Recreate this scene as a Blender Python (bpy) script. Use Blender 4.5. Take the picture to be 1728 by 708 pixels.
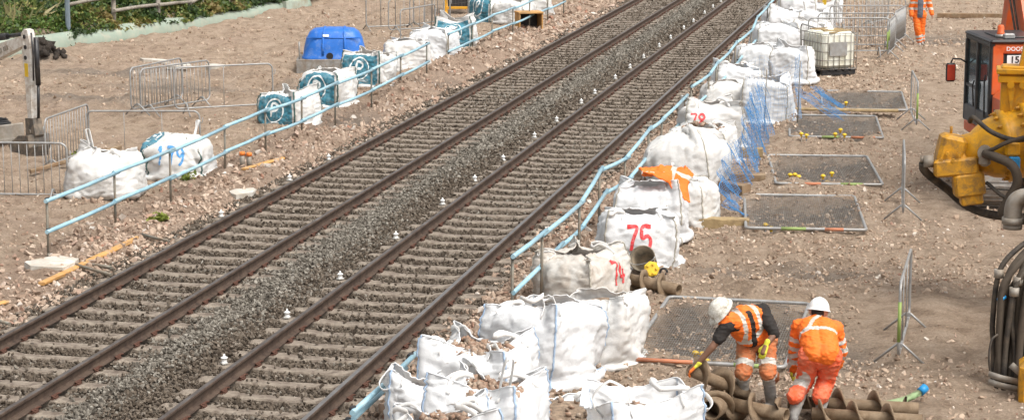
import bpy, bmesh, math, random
import numpy as np
from mathutils import Vector, Matrix, Euler
from mathutils.bvhtree import BVHTree

for _o in list(bpy.data.objects):
    bpy.data.objects.remove(_o)
SC = bpy.context.scene
COL = SC.collection
R = math.radians
PI = math.pi

# ------------------------------------------------------------------ camera
CAM_H = 6.55
cam_d = bpy.data.cameras.new('camera')
cam_d.sensor_width = 36.0
cam_d.lens = 75.0
cam_d.clip_start = 0.1
cam_d.clip_end = 3000
cam = bpy.data.objects.new('camera', cam_d)
COL.objects.link(cam)
cam.location = (0, 0, CAM_H)
cam.rotation_euler = Euler((R(90 - 10.2964), 0, R(11.8842)), 'XYZ')
SC.camera = cam
SC.render.resolution_x = 1024
SC.render.resolution_y = 419

# ------------------------------------------------------------------ sky, sun, exposure
SUN_EL, SUN_AZ = 58.0, 122.0          # degrees; azimuth clockwise from +Y (the track direction)
world = bpy.data.worlds.new('World')
SC.world = world
world.use_nodes = True
wn = world.node_tree.nodes
wl = world.node_tree.links
wn.clear()
w_out = wn.new('ShaderNodeOutputWorld')
w_bg = wn.new('ShaderNodeBackground')
w_sky = wn.new('ShaderNodeTexSky')
w_sky.sky_type = 'NISHITA'
w_sky.sun_disc = False
w_sky.sun_elevation = R(SUN_EL)
w_sky.sun_rotation = R(SUN_AZ)
w_sky.dust_density = 6.0
w_sky.air_density = 1.0
w_sky.ozone_density = 0.6
w_hs = wn.new('ShaderNodeHueSaturation')
w_hs.inputs['Saturation'].default_value = 0.12      # thin cloud: a nearly white sky
wl.new(w_sky.outputs[0], w_hs.inputs['Color'])
wl.new(w_hs.outputs[0], w_bg.inputs['Color'])
w_bg.inputs['Strength'].default_value = 0.12
wl.new(w_bg.outputs[0], w_out.inputs['Surface'])
sun_d = bpy.data.lights.new('sun', 'SUN')
sun_d.energy = 1.2
sun_d.angle = R(26)
sun_d.color = (1.0, 0.94, 0.85)
sun = bpy.data.objects.new('sun', sun_d)
COL.objects.link(sun)
_az, _el = R(SUN_AZ), R(SUN_EL)
_to = Vector((math.sin(_az) * math.cos(_el), math.cos(_az) * math.cos(_el), math.sin(_el)))
sun.rotation_euler = _to.to_track_quat('Z', 'Y').to_euler()
sun.location = (0, 0, 40)
vs = SC.view_settings
vs.view_transform = 'Standard'
vs.look = 'None'
vs.gamma = 1.0
vs.use_curve_mapping = False
vs.exposure = 0.85

# ------------------------------------------------------------------ numpy noise
def _hash(ix, iy, iz, seed):
    with np.errstate(over='ignore'):
        h = (ix.astype(np.int64) * 374761393 + iy.astype(np.int64) * 668265263
             + iz.astype(np.int64) * 2147483647 + seed * 1274126177) & 0xFFFFFFFF
        h = ((h ^ (h >> 13)) * 1274126177) & 0xFFFFFFFF
        h = (h ^ (h >> 16)) & 0xFFFFFF
    return h / float(0xFFFFFF) * 2 - 1

def vnoise(x, y, z=None, seed=0):
    x = np.asarray(x, dtype=np.float64); y = np.asarray(y, dtype=np.float64)
    z = np.zeros_like(x) if z is None else np.asarray(z, dtype=np.float64)
    xi, yi, zi = np.floor(x), np.floor(y), np.floor(z)
    fx, fy, fz = x - xi, y - yi, z - zi
    fx = fx * fx * (3 - 2 * fx); fy = fy * fy * (3 - 2 * fy); fz = fz * fz * (3 - 2 * fz)
    out = 0
    for dx in (0, 1):
        wx = fx if dx else 1 - fx
        for dy in (0, 1):
            wy = fy if dy else 1 - fy
            for dz in (0, 1):
                wz = fz if dz else 1 - fz
                out = out + wx * wy * wz * _hash(xi + dx, yi + dy, zi + dz, seed)
    return out

def fbm(x, y, z=None, octv=4, seed=0, gain=0.5):
    a, s, o = 1.0, 0.0, 0.0
    for k in range(octv):
        f = 2.03 ** k
        o = o + a * vnoise(np.asarray(x) * f + 17.1 * k, np.asarray(y) * f - 9.7 * k,
                           None if z is None else np.asarray(z) * f, seed + k)
        s += a
        a *= gain
    return o / s

def sstep(a, b, x):
    t = np.clip((np.asarray(x, dtype=np.float64) - a) / (b - a), 0, 1)
    return t * t * (3 - 2 * t)

# ------------------------------------------------------------------ objects and tags
def tag(o, label=None, cat=None, group=None, kind=None):
    if label: o['label'] = label
    if cat: o['category'] = cat
    if group: o['group'] = group
    if kind: o['kind'] = kind
    return o

def empty(name, loc=(0, 0, 0), rz=0.0, label=None, cat=None, group=None):
    o = bpy.data.objects.new(name, None)
    o.empty_display_size = 0.2
    o.location = loc
    o.rotation_euler = (0, 0, rz)
    COL.objects.link(o)
    return tag(o, label, cat, group)

def link(name, me, parent=None, loc=None, rot=None):
    o = bpy.data.objects.new(name, me)
    COL.objects.link(o)
    if parent is not None: o.parent = parent
    if loc is not None: o.location = loc
    if rot is not None: o.rotation_euler = rot
    return o

def np_mesh(name, verts, faces4=None, faces3=None, smooth=False, mats=()):
    """fast mesh from numpy arrays (quads and / or triangles)"""
    me = bpy.data.meshes.new(name)
    verts = np.asarray(verts, dtype=np.float32).reshape(-1, 3)
    loops, starts, tot = [], [], 0
    cnt = 0
    for f, n in ((faces4, 4), (faces3, 3)):
        if f is None or len(f) == 0: continue
        f = np.asarray(f, dtype=np.int32).reshape(-1, n)
        loops.append(f.ravel())
        starts.append(tot + np.arange(len(f), dtype=np.int32) * n)
        tot += f.size
        cnt += len(f)
    me.vertices.add(len(verts))
    me.vertices.foreach_set('co', verts.ravel())
    me.loops.add(tot)
    me.loops.foreach_set('vertex_index', np.concatenate(loops))
    me.polygons.add(cnt)
    me.polygons.foreach_set('loop_start', np.concatenate(starts))
    if smooth:
        me.polygons.foreach_set('use_smooth', np.ones(cnt, dtype=bool))
    me.update(calc_edges=True)
    me.validate()
    for m in mats: me.materials.append(m)
    return me

class MB:
    """collects shapes, builds ONE mesh object"""
    def __init__(s):
        s.v, s.f, s.sm, s.mi = [], [], [], []
    def add(s, vs_, fs_, smooth=False, mi=0):
        b = len(s.v)
        s.v.extend([tuple(p) for p in vs_])
        for f in fs_:
            s.f.append([i + b for i in f]); s.sm.append(smooth); s.mi.append(mi)
        return s
    def box(s, c, d, rot=None, mi=0, taper=1.0, bev=0.0):
        """box of size d centred at c; taper scales the top; bev chamfers every edge"""
        hx, hy, hz = d[0] / 2, d[1] / 2, d[2] / 2
        M = Euler(rot, 'XYZ').to_matrix() if rot is not None else None
        pts, faces = [], []
        if bev <= 0:
            for z, t in ((-hz, 1), (hz, taper)):
                for x, y in ((-hx, -hy), (hx, -hy), (hx, hy), (-hx, hy)):
                    pts.append(Vector((x * t, y * t, z)))
            faces = [(3, 2, 1, 0), (4, 5, 6, 7), (0, 1, 5, 4), (1, 2, 6, 5), (2, 3, 7, 6), (3, 0, 4, 7)]
        else:
            b = min(bev, hx * .9, hy * .9, hz * .9)
            lv = [(-hz, b), (-hz + b, 0), (hz - b, 0), (hz, b)]
            for z, i in lv:
                t = taper if z > 0 else 1
                X, Y = (hx - i) * t, (hy - i) * t
                k = b * t
                ring = [(-X + k, -Y), (X - k, -Y), (X, -Y + k), (X, Y - k), (X - k, Y), (-X + k, Y), (-X, Y - k), (-X, -Y + k)]
                pts += [Vector((x, y, z)) for x, y in ring]
            for r in range(3):
                for k in range(8):
                    a, c2 = r * 8 + k, r * 8 + (k + 1) % 8
                    faces.append((a, c2, c2 + 8, a + 8))
            faces.append(tuple(range(7, -1, -1))); faces.append(tuple(range(24, 32)))
        if M: pts = [M @ p for p in pts]
        c = Vector(c)
        return s.add([p + c for p in pts], faces, False, mi)
    def tube(s, pts, r, n=8, cap=True, smooth=True, mi=0, closed=False):
        """tube along a polyline; r a number or one per point"""
        P = [Vector(p) for p in pts]
        m = len(P)
        rr = [r] * m if isinstance(r, (int, float)) else list(r)
        T = []
        for i in range(m):
            if closed: t = P[(i + 1) % m] - P[i - 1]
            else: t = P[min(i + 1, m - 1)] - P[max(i - 1, 0)]
            T.append(t.normalized() if t.length > 1e-9 else Vector((0, 0, 1)))
        u = T[0].orthogonal().normalized()
        vs_, fs_ = [], []
        for i in range(m):
            u = (u - T[i] * u.dot(T[i]))
            u = u.normalized() if u.length > 1e-6 else T[i].orthogonal().normalized()
            w = T[i].cross(u)
            for k in range(n):
                a = 2 * PI * k / n
                vs_.append(P[i] + (u * math.cos(a) + w * math.sin(a)) * rr[i])
        for i in range(m if closed else m - 1):
            for k in range(n):
                j = (i + 1) % m
                fs_.append((i * n + k, i * n + (k + 1) % n, j * n + (k + 1) % n, j * n + k))
        s.add(vs_, fs_, smooth, mi)
        if cap and not closed:
            b = len(s.v) - len(vs_)
            s.f.append([b + k for k in range(n - 1, -1, -1)]); s.sm.append(False); s.mi.append(mi)
            e = b + (m - 1) * n
            s.f.append([e + k for k in range(n)]); s.sm.append(False); s.mi.append(mi)
        return s
    def cyl(s, a, b, r, n=14, r2=None, mi=0, smooth=True):
        return s.tube([a, b], [r, r if r2 is None else r2], n, True, smooth, mi)
    def prism(s, poly, axis, a, b, mi=0, M=None):
        """polygon (2D) extruded along an axis ('x','y','z') from a to b"""
        n = len(poly)
        def q(p, t):
            if axis == 'x': v = Vector((t, p[0], p[1]))
            elif axis == 'y': v = Vector((p[0], t, p[1]))
            else: v = Vector((p[0], p[1], t))
            return M @ v if M is not None else v
        vs_ = [q(p, a) for p in poly] + [q(p, b) for p in poly]
        fs_ = [tuple(range(n - 1, -1, -1)), tuple(range(n, 2 * n))]
        fs_ += [(i, (i + 1) % n, (i + 1) % n + n, i + n) for i in range(n)]
        return s.add(vs_, fs_, False, mi)
    def lathe(s, prof, c=(0, 0, 0), n=16, mi=0, smooth=True, M=None):
        """profile (radius, height) turned round z"""
        vs_, fs_ = [], []
        for r, z in prof:
            for k in range(n):
                a = 2 * PI * k / n
                p = Vector((r * math.cos(a), r * math.sin(a), z))
                if M is not None: p = M @ p
                vs_.append(p + Vector(c))
        for i in range(len(prof) - 1):
            for k in range(n):
                fs_.append((i * n + k, i * n + (k + 1) % n, (i + 1) * n + (k + 1) % n, (i + 1) * n + k))
        s.add(vs_, fs_, smooth, mi)
        b = len(s.v) - len(vs_)
        s.f.append([b + k for k in range(n - 1, -1, -1)]); s.sm.append(False); s.mi.append(mi)
        e = b + (len(prof) - 1) * n
        s.f.append([e + k for k in range(n)]); s.sm.append(False); s.mi.append(mi)
        return s
    def ribbon(s, pts, nrm, w, t=0.004, mi=0):
        """flat strap along pts; nrm = face normal (one or per point)"""
        P = [Vector(p) for p in pts]
        m = len(P)
        N = [Vector(nrm)] * m if not isinstance(nrm, list) else [Vector(q) for q in nrm]
        vs_, fs_ = [], []
        for i in range(m):
            tt = (P[min(i + 1, m - 1)] - P[max(i - 1, 0)]).normalized()
            sd = tt.cross(N[i])
            sd = sd.normalized() if sd.length > 1e-6 else tt.orthogonal().normalized()
            nn = sd.cross(tt).normalized()
            for a, b in ((-1, -1), (1, -1), (1, 1), (-1, 1)):
                vs_.append(P[i] + sd * (a * w / 2) + nn * (b * t / 2))
        for i in range(m - 1):
            for k in range(4):
                fs_.append((i * 4 + k, i * 4 + (k + 1) % 4, i * 4 + 4 + (k + 1) % 4, i * 4 + 4 + k))
        fs_.append((3, 2, 1, 0)); e = (m - 1) * 4; fs_.append((e, e + 1, e + 2, e + 3))
        return s.add(vs_, fs_, True, mi)
    def mesh(s, name, mats):
        me = bpy.data.meshes.new(name)
        me.from_pydata([tuple(p) for p in s.v], [], s.f)
        me.polygons.foreach_set('use_smooth', s.sm)
        for m in (mats if isinstance(mats, (list, tuple)) else [mats]): me.materials.append(m)
        me.polygons.foreach_set('material_index', s.mi)
        me.update()
        return me
    def build(s, name, mats, parent=None, loc=None, rot=None):
        return link(name, s.mesh(name, mats), parent, loc, rot)

def copy_tree(o, parent=None):
    c = o.copy()
    COL.objects.link(c)
    c.parent = parent
    for ch in o.children: copy_tree(ch, c)
    return c

# ------------------------------------------------------------------ materials
def nmat(name):
    m = bpy.data.materials.new(name)
    m.use_nodes = True
    nt = m.node_tree
    return m, nt, nt.nodes['Principled BSDF'], nt.nodes.new, nt.links.new

def ramp(nt, stops, fac):
    r = nt.nodes.new('ShaderNodeValToRGB')
    e = r.color_ramp.elements
    while len(e) < len(stops): e.new(0.5)
    for k, (p, c) in enumerate(stops):
        e[k].position = p
        e[k].color = (c[0], c[1], c[2], 1) if not isinstance(c, (int, float)) else (c, c, c, 1)
    nt.links.new(fac, r.inputs[0])
    return r.outputs[0]

def mixc(nt, fac, a, b, mode='MIX'):
    n = nt.nodes.new('ShaderNodeMix')
    n.data_type = 'RGBA'
    n.blend_type = mode
    for sock, val in ((n.inputs[0], fac), (n.inputs[6], a), (n.inputs[7], b)):
        if isinstance(val, bpy.types.NodeSocket): nt.links.new(val, sock)
        elif isinstance(val, (int, float)): sock.default_value = val
        else: sock.default_value = (val[0], val[1], val[2], 1)
    return n.outputs[2]

def noise_n(nt, scale, detail=4, rough=0.6, coord='Object', dist=0.0):
    tc = nt.nodes.new('ShaderNodeTexCoord')
    n = nt.nodes.new('ShaderNodeTexNoise')
    n.inputs['Scale'].default_value = scale
    n.inputs['Detail'].default_value = detail
    n.inputs['Roughness'].default_value = rough
    n.inputs['Distortion'].default_value = dist
    nt.links.new(tc.outputs[coord], n.inputs['Vector'])
    return n.outputs[0]

def bump_n(nt, h, strength, dist, bsdf):
    b = nt.nodes.new('ShaderNodeBump')
    b.inputs['Strength'].default_value = strength
    b.inputs['Distance'].default_value = dist
    nt.links.new(h, b.inputs['Height'])
    nt.links.new(b.outputs[0], bsdf.inputs['Normal'])

_MC = {}
def pbr(name, col, rough=0.6, metal=0.0, var=0.12, vscale=6.0, dirt=None, dscale=3.0, damt=0.35, bump=0.0, bscale=40.0, spec=0.4):
    """painted / bare surface: base colour, slow variation, patches of dirt, fine relief"""
    if name in _MC: return _MC[name]
    m, nt, b, new, lk = nmat(name)
    n1 = noise_n(nt, vscale)
    lo = [c * (1 - var) for c in col]; hi = [min(1, c * (1 + var)) for c in col]
    c = ramp(nt, [(0.3, lo), (0.7, hi)], n1)
    if dirt is not None:
        n2 = noise_n(nt, dscale, 6, 0.7, dist=0.6)
        f = ramp(nt, [(0.62 - damt * 0.5, 0.0), (0.78 - damt * 0.25, min(1.0, damt * 2.2))], n2)
        c = mixc(nt, f, c, dirt)
    lk(c, b.inputs['Base Color'])
    b.inputs['Roughness'].default_value = rough
    b.inputs['Metallic'].default_value = metal
    b.inputs['Specular IOR Level'].default_value = spec
    if bump > 0: bump_n(nt, noise_n(nt, bscale, 5, 0.65), bump, 0.02, b)
    _MC[name] = m
    return m

def stone_mat(name, stops, rough=0.95):
    m, nt, b, new, lk = nmat(name)
    oi = new('ShaderNodeObjectInfo')
    c = ramp(nt, stops, oi.outputs['Random'])
    n = noise_n(nt, 1.3, 5, 0.65)
    c2 = mixc(nt, 0.55, c, ramp(nt, [(0.3, 0.45), (0.7, 1.0)], n), 'MULTIPLY')
    lk(c2, b.inputs['Base Color'])
    b.inputs['Roughness'].default_value = rough
    b.inputs['Specular IOR Level'].default_value = 0.2
    _MC[name] = m
    return m
EARTH = (0.30, 0.215, 0.15)
DUST = (0.27, 0.2, 0.14)

# ------------------------------------------------------------------ terrain
# pits dug for the piles, each under a fence panel: centre, half sizes, turn, depth
PITS = [(-2.86, 26.95, 0.86, 1.25, 0.0, 0.16), (-2.5, 35.7, 0.9, 1.35, 0.1, 0.13),
        (-2.45, 40.2, 0.9, 1.4, 0.12, 0.12), (-2.6, 46.2, 0.9, 1.6, 0.1, 0.11), (-2.2, 50.7, 0.9, 1.35, 0.06, 0.11)]
# low heaps and hollows: x, y, radius x, radius y, height
HEAPS = [(-24.7, 54.6, .6, 0.5, 0.25), (-13.3, 50.2, 0.7, 1.5, 0.22), (-13.2, 55.6, 0.7, 2.2, 0.25),
         (-12.9, 37.6, 0.7, 2.2, 0.10), (-13.4, 41.5, 0.8, 2.0, 0.14), (-13.1, 60.5, 0.8, 2.5, 0.2), (-13.0, 45.5, .6, 1.2, -.14), (-12.9, 51.9, .5, .9, -.16),
         (-1.2, 26.6, 0.55, 1.3, -0.2), (-0.9, 39.6, 0.5, 1.0, -0.12), (-1.0, 44.0, 0.5, 1.0, -0.14),
         (-2.2, 31.2, 1.2, 0.9, -0.10), (-2.4, 56.0, 1.4, 2.0, -0.1), (-0.2, 67.5, 3.0, 2.2, -0.18), (-5.9, 31.5, 0.7, 6.0, 0.06),
         (-15.6, 49.5, 1.2, 1.6, 0.12), (-19, 52, 3, 2, 0.12), (-20, 46, 3, 1.2, 0.1), (-3.4, 29.9, .9, .8, .1)]

def terr(x, y):
    x = np.asarray(x, dtype=np.float64); y = np.asarray(y, dtype=np.float64)
    n1 = fbm(x * 0.35, y * 0.35, octv=3, seed=3)
    n2 = fbm(x * 1.7, y * 1.7, octv=3, seed=11)
    n3 = fbm(x * 5.5, y * 5.5, octv=3, seed=23)
    rough_l = sstep(-12.6, -13.4, x)
    h = 0.07 * n1 + (0.045 + 0.075 * rough_l) * n2 + (0.034 + 0.04 * rough_l) * n3
    h = h + 0.05 * sstep(-12.3, -13.6, x)                      # left working area a little above the ballast
    # dug-over earth between the bags and the panels
    dug = sstep(-5.2, -4.2, x) * sstep(-0.9, -1.9, x)
    h = h + dug * (0.07 * n2 + 0.07 * n3)
    lane = sstep(-.9, -.4, x)                                  # wheel ruts along the haul lane
    h = h + lane * 0.03 * np.sin(x * 7.5 + 1.2 * n1 + .08 * y) * sstep(-.3, .4, n1)
    for px, py, a, b, rz, dep in PITS:
        c, s_ = math.cos(rz), math.sin(rz)
        u = ((x - px) * c + (y - py) * s_) / a
        v = (-(x - px) * s_ + (y - py) * c) / b
        q = (np.abs(u) ** 4 + np.abs(v) ** 4) ** 0.25 + 0.16 * n2 + 0.1 * n3
        h = h - dep * sstep(1.08, 0.72, q) + 0.05 * np.exp(-((q - 1.2) / 0.14) ** 2)
    for px, py, a, b, hh in HEAPS:
        d = ((x - px) / a) ** 2 + ((y - py) / b) ** 2
        h = h + hh * np.exp(-d) * (1 + 0.5 * n2 + 0.4 * n3)
    # vegetated bank beyond the green membrane
    e = bank_d(x, y)
    h = h + sstep(0.05, 0.6, e) * 0.5 + sstep(0.5, 9, e) * 1.0
    # track bed: flat, the ballast covers it
    bed = sstep(-12.7, -12.2, x) * sstep(-6.1, -6.6, x)
    h = h * (1 - bed) + bed * (-0.12)
    return h

BANK = [(-33.0, 40.0), (-26.4, 55.2), (-25.9, 57.0), (-25.6, 58.9), (-25.05, 60.8), (-24.3, 63.6), (-24.0, 65.3), (-23.9, 68.0), (-23.5, 71.6), (-22.6, 76.0), (-20.0, 90.0), (-15, 130)]
def bank_x(y):
    return np.interp(np.asarray(y, dtype=np.float64), [p[1] for p in BANK], [p[0] for p in BANK])
def bank_d(x, y):
    return bank_x(y) - np.asarray(x, dtype=np.float64)

def tz(x, y): return float(terr(np.array([x]), np.array([y]))[0])

def grow(vals, end, f=1.35):
    d = vals[-1] - vals[-2]
    while abs(vals[-1]) < abs(end):
        d *= f
        vals.append(vals[-1] + d)
    return vals
_xs = list(np.arange(-31.0, 4.5, 0.085))
_xs = grow(_xs, 420) ; _xs = grow(_xs[::-1], 420)[::-1]
_ys = [17.5]
while _ys[-1] < 84: _ys.append(_ys[-1] + 0.0036 * _ys[-1])
_ys = grow(_ys, 600); _ys = grow(_ys[::-1], 120)[::-1]
XS, YS = np.array(_xs), np.array(_ys)
GX, GY = np.meshgrid(XS, YS)
GZ = terr(GX, GY)
nx, ny = len(XS), len(YS)
_i = (np.arange(ny - 1)[:, None] * nx + np.arange(nx - 1)[None, :]).ravel()
g_faces = np.stack([_i, _i + 1, _i + 1 + nx, _i + nx], 1)

def soil_masks(x, y):
    n = fbm(x * 0.6, y * 0.6, octv=4, seed=41)
    pink = np.maximum(sstep(-14.3, -13.5, x + 0.5 * n) * sstep(-11.6, -12.6, x), sstep(-6.9, -6.4, x) * sstep(-4.2, -5.3, x + 0.5 * n))
    pink = np.maximum(pink, 0.5 * sstep(0.0, 0.5, n) * sstep(-13, -15, x))
    dark = np.zeros_like(x)
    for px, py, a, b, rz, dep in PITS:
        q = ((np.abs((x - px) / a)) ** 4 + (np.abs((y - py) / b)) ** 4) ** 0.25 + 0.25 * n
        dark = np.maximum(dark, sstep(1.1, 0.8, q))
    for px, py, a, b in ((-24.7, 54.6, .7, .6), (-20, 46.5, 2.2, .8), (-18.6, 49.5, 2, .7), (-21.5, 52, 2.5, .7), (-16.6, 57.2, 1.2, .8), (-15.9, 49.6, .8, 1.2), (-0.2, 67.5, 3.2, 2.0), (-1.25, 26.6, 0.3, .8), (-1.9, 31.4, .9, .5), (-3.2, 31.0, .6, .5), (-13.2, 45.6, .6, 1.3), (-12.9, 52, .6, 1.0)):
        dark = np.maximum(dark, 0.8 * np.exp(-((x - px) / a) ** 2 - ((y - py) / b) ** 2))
    green = sstep(0.3, 0.9, bank_d(x, y))
    return pink, dark, green

gm = np_mesh('ground', np.stack([GX, GY, GZ], -1), g_faces, smooth=True)
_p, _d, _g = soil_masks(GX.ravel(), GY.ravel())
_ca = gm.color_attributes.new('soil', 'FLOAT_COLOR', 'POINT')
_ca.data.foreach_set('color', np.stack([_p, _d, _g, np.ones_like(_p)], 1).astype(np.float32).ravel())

def ground_material():
    m, nt, b, new, lk = nmat('earth')
    at = new('ShaderNodeAttribute'); at.attribute_name = 'soil'
    sp = new('ShaderNodeSeparateColor'); lk(at.outputs['Color'], sp.inputs[0])
    big = noise_n(nt, 0.35, 5, 0.6)
    mid = noise_n(nt, 2.6, 8, 0.7, dist=0.4)
    fine = noise_n(nt, 26, 6, 0.75)
    grit = noise_n(nt, 95, 3, 0.7)
    base = ramp(nt, [(0.25, (0.42, 0.318, 0.235)), (0.5, (0.50, 0.385, 0.288)), (0.75, (0.58, 0.46, 0.355))], big)
    base = mixc(nt, 0.68, base, ramp(nt, [(0.33, (0.22, 0.148, 0.097)), (0.53, (0.50, 0.38, 0.28)), (0.78, (0.64, 0.515, 0.405))], mid))
    pk = ramp(nt, [(0.3, (0.33, 0.235, 0.17)), (0.7, (0.54, 0.405, 0.31))], mid)
    base = mixc(nt, sp.outputs[0], base, pk)
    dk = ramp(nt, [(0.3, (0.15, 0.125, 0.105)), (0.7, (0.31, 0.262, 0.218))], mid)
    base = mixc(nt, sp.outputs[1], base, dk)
    gr = ramp(nt, [(0.3, (0.05, 0.06, 0.02)), (0.7, (0.13, 0.13, 0.055))], mid)
    base = mixc(nt, sp.outputs[2], base, gr)
    base = mixc(nt, 0.6, base, ramp(nt, [(0.30, 0.26), (0.60, 1.0)], fine), 'MULTIPLY')
    base = mixc(nt, 0.35, base, ramp(nt, [(0.3, 0.35), (0.6, 1.0)], grit), 'MULTIPLY')
    lk(base, b.inputs['Base Color'])
    b.inputs['Roughness'].default_value = 0.97
    b.inputs['Specular IOR Level'].default_value = 0.15
    bump_n(nt, mixc(nt, 0.5, fine, grit), 1.0, 0.07, b)
    return m
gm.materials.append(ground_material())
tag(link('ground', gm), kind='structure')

# ------------------------------------------------------------------ scattered stones
def stone_group(name, variants, flat, mat):
    """node group: instances of little broken stones on the points of a mesh (attributes rot, scl, idx)"""
    g = bpy.data.node_groups.new(name, 'GeometryNodeTree')
    g.interface.new_socket('Geometry', in_out='INPUT', socket_type='NodeSocketGeometry')
    g.interface.new_socket('Geometry', in_out='OUTPUT', socket_type='NodeSocketGeometry')
    n, l = g.nodes.new, g.links.new
    gi, go = n('NodeGroupInput'), n('NodeGroupOutput')
    join = n('GeometryNodeJoinGeometry')
    for k in range(variants):
        ico = n('GeometryNodeMeshIcoSphere'); ico.inputs['Radius'].default_value = 0.5
        ico.inputs['Subdivisions'].default_value = 1
        sp = n('GeometryNodeSetPosition')
        wn_ = n('ShaderNodeTexWhiteNoise'); wn_.noise_dimensions = '4D'; wn_.inputs['W'].default_value = 3.7 * k + 1.3
        pos = n('GeometryNodeInputPosition'); l(pos.outputs[0], wn_.inputs['Vector'])
        sub = n('ShaderNodeVectorMath'); sub.operation = 'SUBTRACT'; sub.inputs[1].default_value = (0.5, 0.5, 0.5)
        l(wn_.outputs['Color'], sub.inputs[0])
        sc = n('ShaderNodeVectorMath'); sc.operation = 'SCALE'; sc.inputs['Scale'].default_value = 0.42
        l(sub.outputs[0], sc.inputs[0])
        l(ico.outputs['Mesh'], sp.inputs['Geometry']); l(sc.outputs[0], sp.inputs['Offset'])
        tr = n('GeometryNodeTransform')
        rs = random.Random(k)
        tr.inputs['Scale'].default_value = (rs.uniform(0.8, 1.25), rs.uniform(0.6, 1.0), flat * rs.uniform(0.8, 1.2))
        l(sp.outputs[0], tr.inputs['Geometry'])
        sm = n('GeometryNodeSetMaterial'); sm.inputs['Material'].default_value = mat
        l(tr.outputs[0], sm.inputs['Geometry'])
        gi_ = n('GeometryNodeGeometryToInstance'); l(sm.outputs[0], gi_.inputs[0])
        l(gi_.outputs[0], join.inputs[0])
    iop = n('GeometryNodeInstanceOnPoints')
    iop.inputs['Pick Instance'].default_value = True
    l(gi.outputs[0], iop.inputs['Points']); l(join.outputs[0], iop.inputs['Instance'])
    for nm, typ, sock in (('idx', 'INT', 'Instance Index'), ('rot', 'FLOAT_VECTOR', 'Rotation'), ('scl', 'FLOAT', 'Scale')):
        a = n('GeometryNodeInputNamedAttribute'); a.data_type = typ; a.inputs['Name'].default_value = nm
        l(a.outputs['Attribute'], iop.inputs[sock])
    l(iop.outputs[0], go.inputs[0])
    return g

def scatter(name, pts, size, group, seed, variants=6, tilt=3.2, parent=None):
    rng = np.random.default_rng(seed)
    n = len(pts)
    me = bpy.data.meshes.new(name)
    me.vertices.add(n)
    me.vertices.foreach_set('co', np.asarray(pts, dtype=np.float32).ravel())
    a = me.attributes.new('rot', 'FLOAT_VECTOR', 'POINT')
    a.data.foreach_set('vector', rng.uniform(-tilt, tilt, (n, 3)).astype(np.float32).ravel())
    a = me.attributes.new('scl', 'FLOAT', 'POINT'); a.data.foreach_set('value', np.asarray(size, dtype=np.float32))
    a = me.attributes.new('idx', 'INT', 'POINT'); a.data.foreach_set('value', rng.integers(0, variants, n).astype(np.int32))
    me.update()
    o = link(name, me, parent)
    md = o.modifiers.new('stones', 'NODES')
    md.node_group = group
    return o

BAL = stone_mat('ballast_stone', [(0.0, (0.08, 0.07, 0.057)), (0.2, (0.145, 0.128, 0.105)), (0.5, (0.195, 0.174, 0.145)), (0.8, (0.25, 0.226, 0.19)), (0.97, (0.34, 0.313, 0.27))])
BAL_B = stone_mat('brown_ballast_stone', [(0.0, (0.052, 0.039, 0.029)), (0.25, (0.10, 0.078, 0.058)), (0.6, (0.142, 0.113, 0.087)), (0.92, (0.19, 0.157, 0.124)), (1.0, (0.28, 0.24, 0.2))])
RUB = stone_mat('rubble_stone', [(0.0, (0.24, 0.165, 0.118)), (0.3, (0.385, 0.28, 0.21)), (0.6, (0.49, 0.375, 0.29)), (0.84, (0.53, 0.42, 0.33)), (0.9, (0.36, 0.19, 0.13)), (0.96, (0.55, 0.46, 0.385)), (1.0, (0.66, 0.6, 0.54))])
EAR = stone_mat('earth_clod', [(0.0, (0.27, 0.19, 0.133)), (0.4, (0.43, 0.32, 0.235)), (0.75, (0.53, 0.405, 0.305)), (0.93, (0.61, 0.49, 0.385)), (1.0, (0.68, 0.61, 0.53))])
# ------------------------------------------------------------------ track bed and ballast
RAILS = (-11.70, -10.17, -8.36, -6.83)
Y0, Y1 = 12.0, 150.0
SP = 0.628
def bed_z(x, y):
    x = np.asarray(x, dtype=np.float64)
    six = np.exp(-((x + 9.27) / 0.55) ** 2)                       # heaped up between the tracks
    z = -0.045 + 0.085 * six + 0.02 * fbm(x * 1.2, np.asarray(y) * 1.2, octv=3, seed=7)
    z = z - 0.10 * sstep(-12.35, -12.9, x) - 0.10 * sstep(-6.25, -5.8, x)
    return z
_bx = np.arange(-12.95, -5.75, 0.1)
_by = np.concatenate([np.arange(12, 85, 0.2), np.arange(85, 151, 3.0)])
BX, BY = np.meshgrid(_bx, _by)
_i = (np.arange(len(_by) - 1)[:, None] * len(_bx) + np.arange(len(_bx) - 1)[None, :]).ravel()
bal_me = np_mesh('ballast_bed', np.stack([BX, BY, bed_z(BX, BY) - 0.03], -1), np.stack([_i, _i + 1, _i + 1 + len(_bx), _i + len(_bx)], 1), smooth=True,
                 mats=[pbr('ballast_dust', (0.12, 0.096, 0.074), 0.97, var=0.5, vscale=14, bump=0.9, bscale=60)])
tag(link('ballast_bed', bal_me), kind='structure')

def jitter_pts(x0, x1, y0, y1, dens, rng):
    """points with density dens(y) per square metre"""
    out = []
    y = y0
    while y < y1:
        h = 1.5
        n = int(dens(y) * (x1 - x0) * h)
        out.append(np.stack([rng.uniform(x0, x1, n), rng.uniform(y, y + h, n)], 1))
        y += h
    return np.concatenate(out)

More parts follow.
